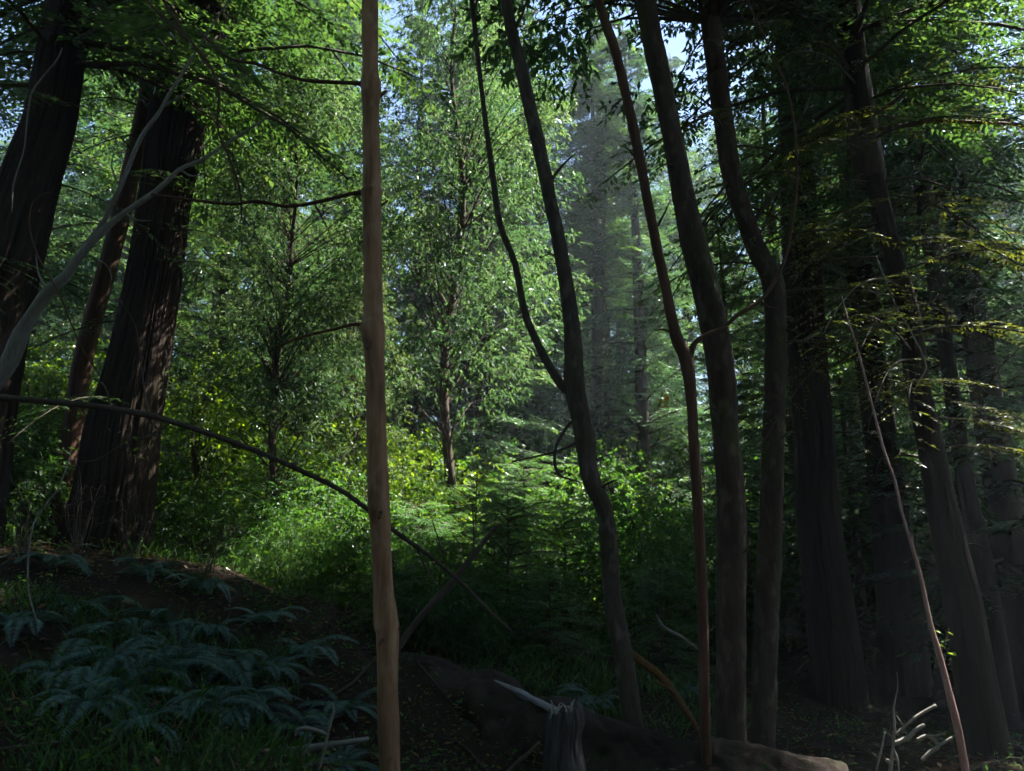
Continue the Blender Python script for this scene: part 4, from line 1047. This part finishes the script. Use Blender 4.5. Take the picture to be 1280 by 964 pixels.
# grass, litter: nobody could count these
def scatter_grass():
    rng = np.random.default_rng(77)
    b = Buf()
    def patch(n, px0, px1, d0, d1, h, wd, tl):
        px = rng.uniform(px0, px1, n); d = rng.uniform(d0, d1, n)
        x = (px - 640) / FPX * d * 1.03
        k = vnoise(np.stack([x * 1.3, d * 1.3, 0 * d], -1), 3) > -0.15
        x, d = x[k], d[k]
        z = np.concatenate([ground_z(x[i:i + 4000], d[i:i + 4000]) for i in range(0, len(x), 4000)])
        m = len(x)
        dirn = np.stack([rng.normal(0, .45, m), rng.normal(0, .45, m), np.ones(m)], -1)
        leaves(b, np.stack([x, d, z - 0.02], -1), dirn, rng.normal(0, 1, (m, 3)), rng.uniform(*h, m), wd, 0.1, np.clip(rng.normal(tl, .2, m), 0, 1), 0.12)
    patch(7000, 150, 800, 9.6, 20, (0.12, 0.4), 0.016, 0.5)
    patch(3500, -100, 420, 4.4, 7.5, (0.12, 0.35), 0.010, 0.3)
    patch(4000, 560, 900, 8.5, 12, (0.1, 0.35), 0.014, 0.4)
    tag(b.build('grass', M['shrub']), 'long green grass and low growth between the shrubs', kind='stuff')
scatter_grass()

def scatter_litter():
    rng = np.random.default_rng(78)
    b = Buf()
    n = 14000
    px = rng.uniform(-200, 1480, n); d = 4 + 14 * rng.random(n) ** 1.5
    x = (px - 640) / FPX * d * 1.03
    z = np.concatenate([ground_z(x[i:i + 4000], d[i:i + 4000]) for i in range(0, n, 4000)])
    dirn = np.stack([rng.normal(0, 1, n), rng.normal(0, 1, n), rng.normal(0.1, .25, n)], -1)
    leaves(b, np.stack([x, d, z + 0.012], -1), dirn, np.array([0, 0, 1.0]) + rng.normal(0, .3, (n, 3)), rng.uniform(0.04, 0.11, n), rng.uniform(0.015, 0.045, n), 0.2, np.clip(rng.normal(.4, .25, n), 0, 1))
    tag(b.build('leaf_litter', M['dead']), 'brown fallen leaves and bark chips strewn over the soil', kind='stuff')
scatter_litter()

def scatter_twigs():
    rng = np.random.default_rng(79)
    b = Buf()
    for i in range(420):
        px = rng.uniform(-120, 1400); d = 4.4 + 8 * rng.random() ** 1.4
        x = (px - 640) / FPX * d * 1.03
        a = rng.random() * 6.28; L_ = rng.uniform(0.1, 0.7) * (1 if rng.random() < .8 else 2)
        q = np.array([[0, 0], [.35, rng.normal(0, .06)], [.7, rng.normal(0, .08)], [1, rng.normal(0, .1)]]) * L_
        xx = x + q[:, 0] * cos(a) - q[:, 1] * sin(a); yy = d + q[:, 0] * sin(a) + q[:, 1] * cos(a)
        zz = ground_z(xx, yy) + 0.015 + np.array([0, .02, .05, .02]) * rng.uniform(0, 2.5) * L_
        r = rng.uniform(0.003, 0.009) * (0.6 + L_)
        tube(b, np.stack([xx, yy, zz], -1), r * np.array([1, .9, .7, .3]), 5, 6, 0.1, 'plain', i % 7)
    tag(b.build('twig_litter', M['dead_wood']), 'dark dead twigs strewn over the soil', kind='stuff')
    b = Buf()
    n = 3600
    px = rng.uniform(-100, 1450, n); d = rng.uniform(4.4, 11, n)
    x = (px - 640) / FPX * d * 1.03
    k = vnoise(np.stack([x * 1.1 + 5, d * 1.1, 0 * d], -1), 8) > -0.05
    x, d = x[k], d[k]; n = len(x)
    z = ground_z(x, d)
    h = rng.uniform(0.05, 0.35, n)
    Q = np.repeat(np.arange(n), 5)
    pos = np.stack([x, d, z], -1)[Q] + np.stack([rng.normal(0, .06, 5 * n), rng.normal(0, .06, 5 * n), h[Q] * rng.random(5 * n)], -1)
    leaves(b, pos, np.stack([rng.normal(0, 1, 5 * n), rng.normal(0, 1, 5 * n), rng.normal(0, .5, 5 * n)], -1), np.array([0, 0, 1.0]) + rng.normal(0, .5, (5 * n, 3)), rng.uniform(0.025, 0.075, 5 * n), rng.uniform(0.01, 0.035, 5 * n), 0.15, rng.random(5 * n))
    tag(b.build('ground_cover', M['shrub']), 'low dark leafy plants covering the bank between the ferns', kind='stuff')
scatter_twigs()

def haze():
    lo, hi = (-960, -960, -4.1), (960, 1260, 45.4)
    b = Buf()
    v = [(x, y, z) for x in (lo[0], hi[0]) for y in (lo[1], hi[1]) for z in (lo[2], hi[2])]
    b.add(v, [[[0, 1, 3, 2], [4, 6, 7, 5], [0, 4, 5, 1], [2, 3, 7, 6], [0, 2, 6, 4], [1, 5, 7, 3]]])
    m, N, L = new_mat('haze')
    out = N.new('ShaderNodeOutputMaterial')
    pv = N.new('ShaderNodeVolumePrincipled')
    pv.inputs['Color'].default_value = (0.75, 0.88, 1.0, 1)
    pv.inputs['Density'].default_value = 0.0011
    pv.inputs['Anisotropy'].default_value = 0.3
    L.new(pv.outputs[0], out.inputs['Volume'])
    tag(b.build('haze', m), 'thin blue forest haze between the trees', kind='stuff')
haze()
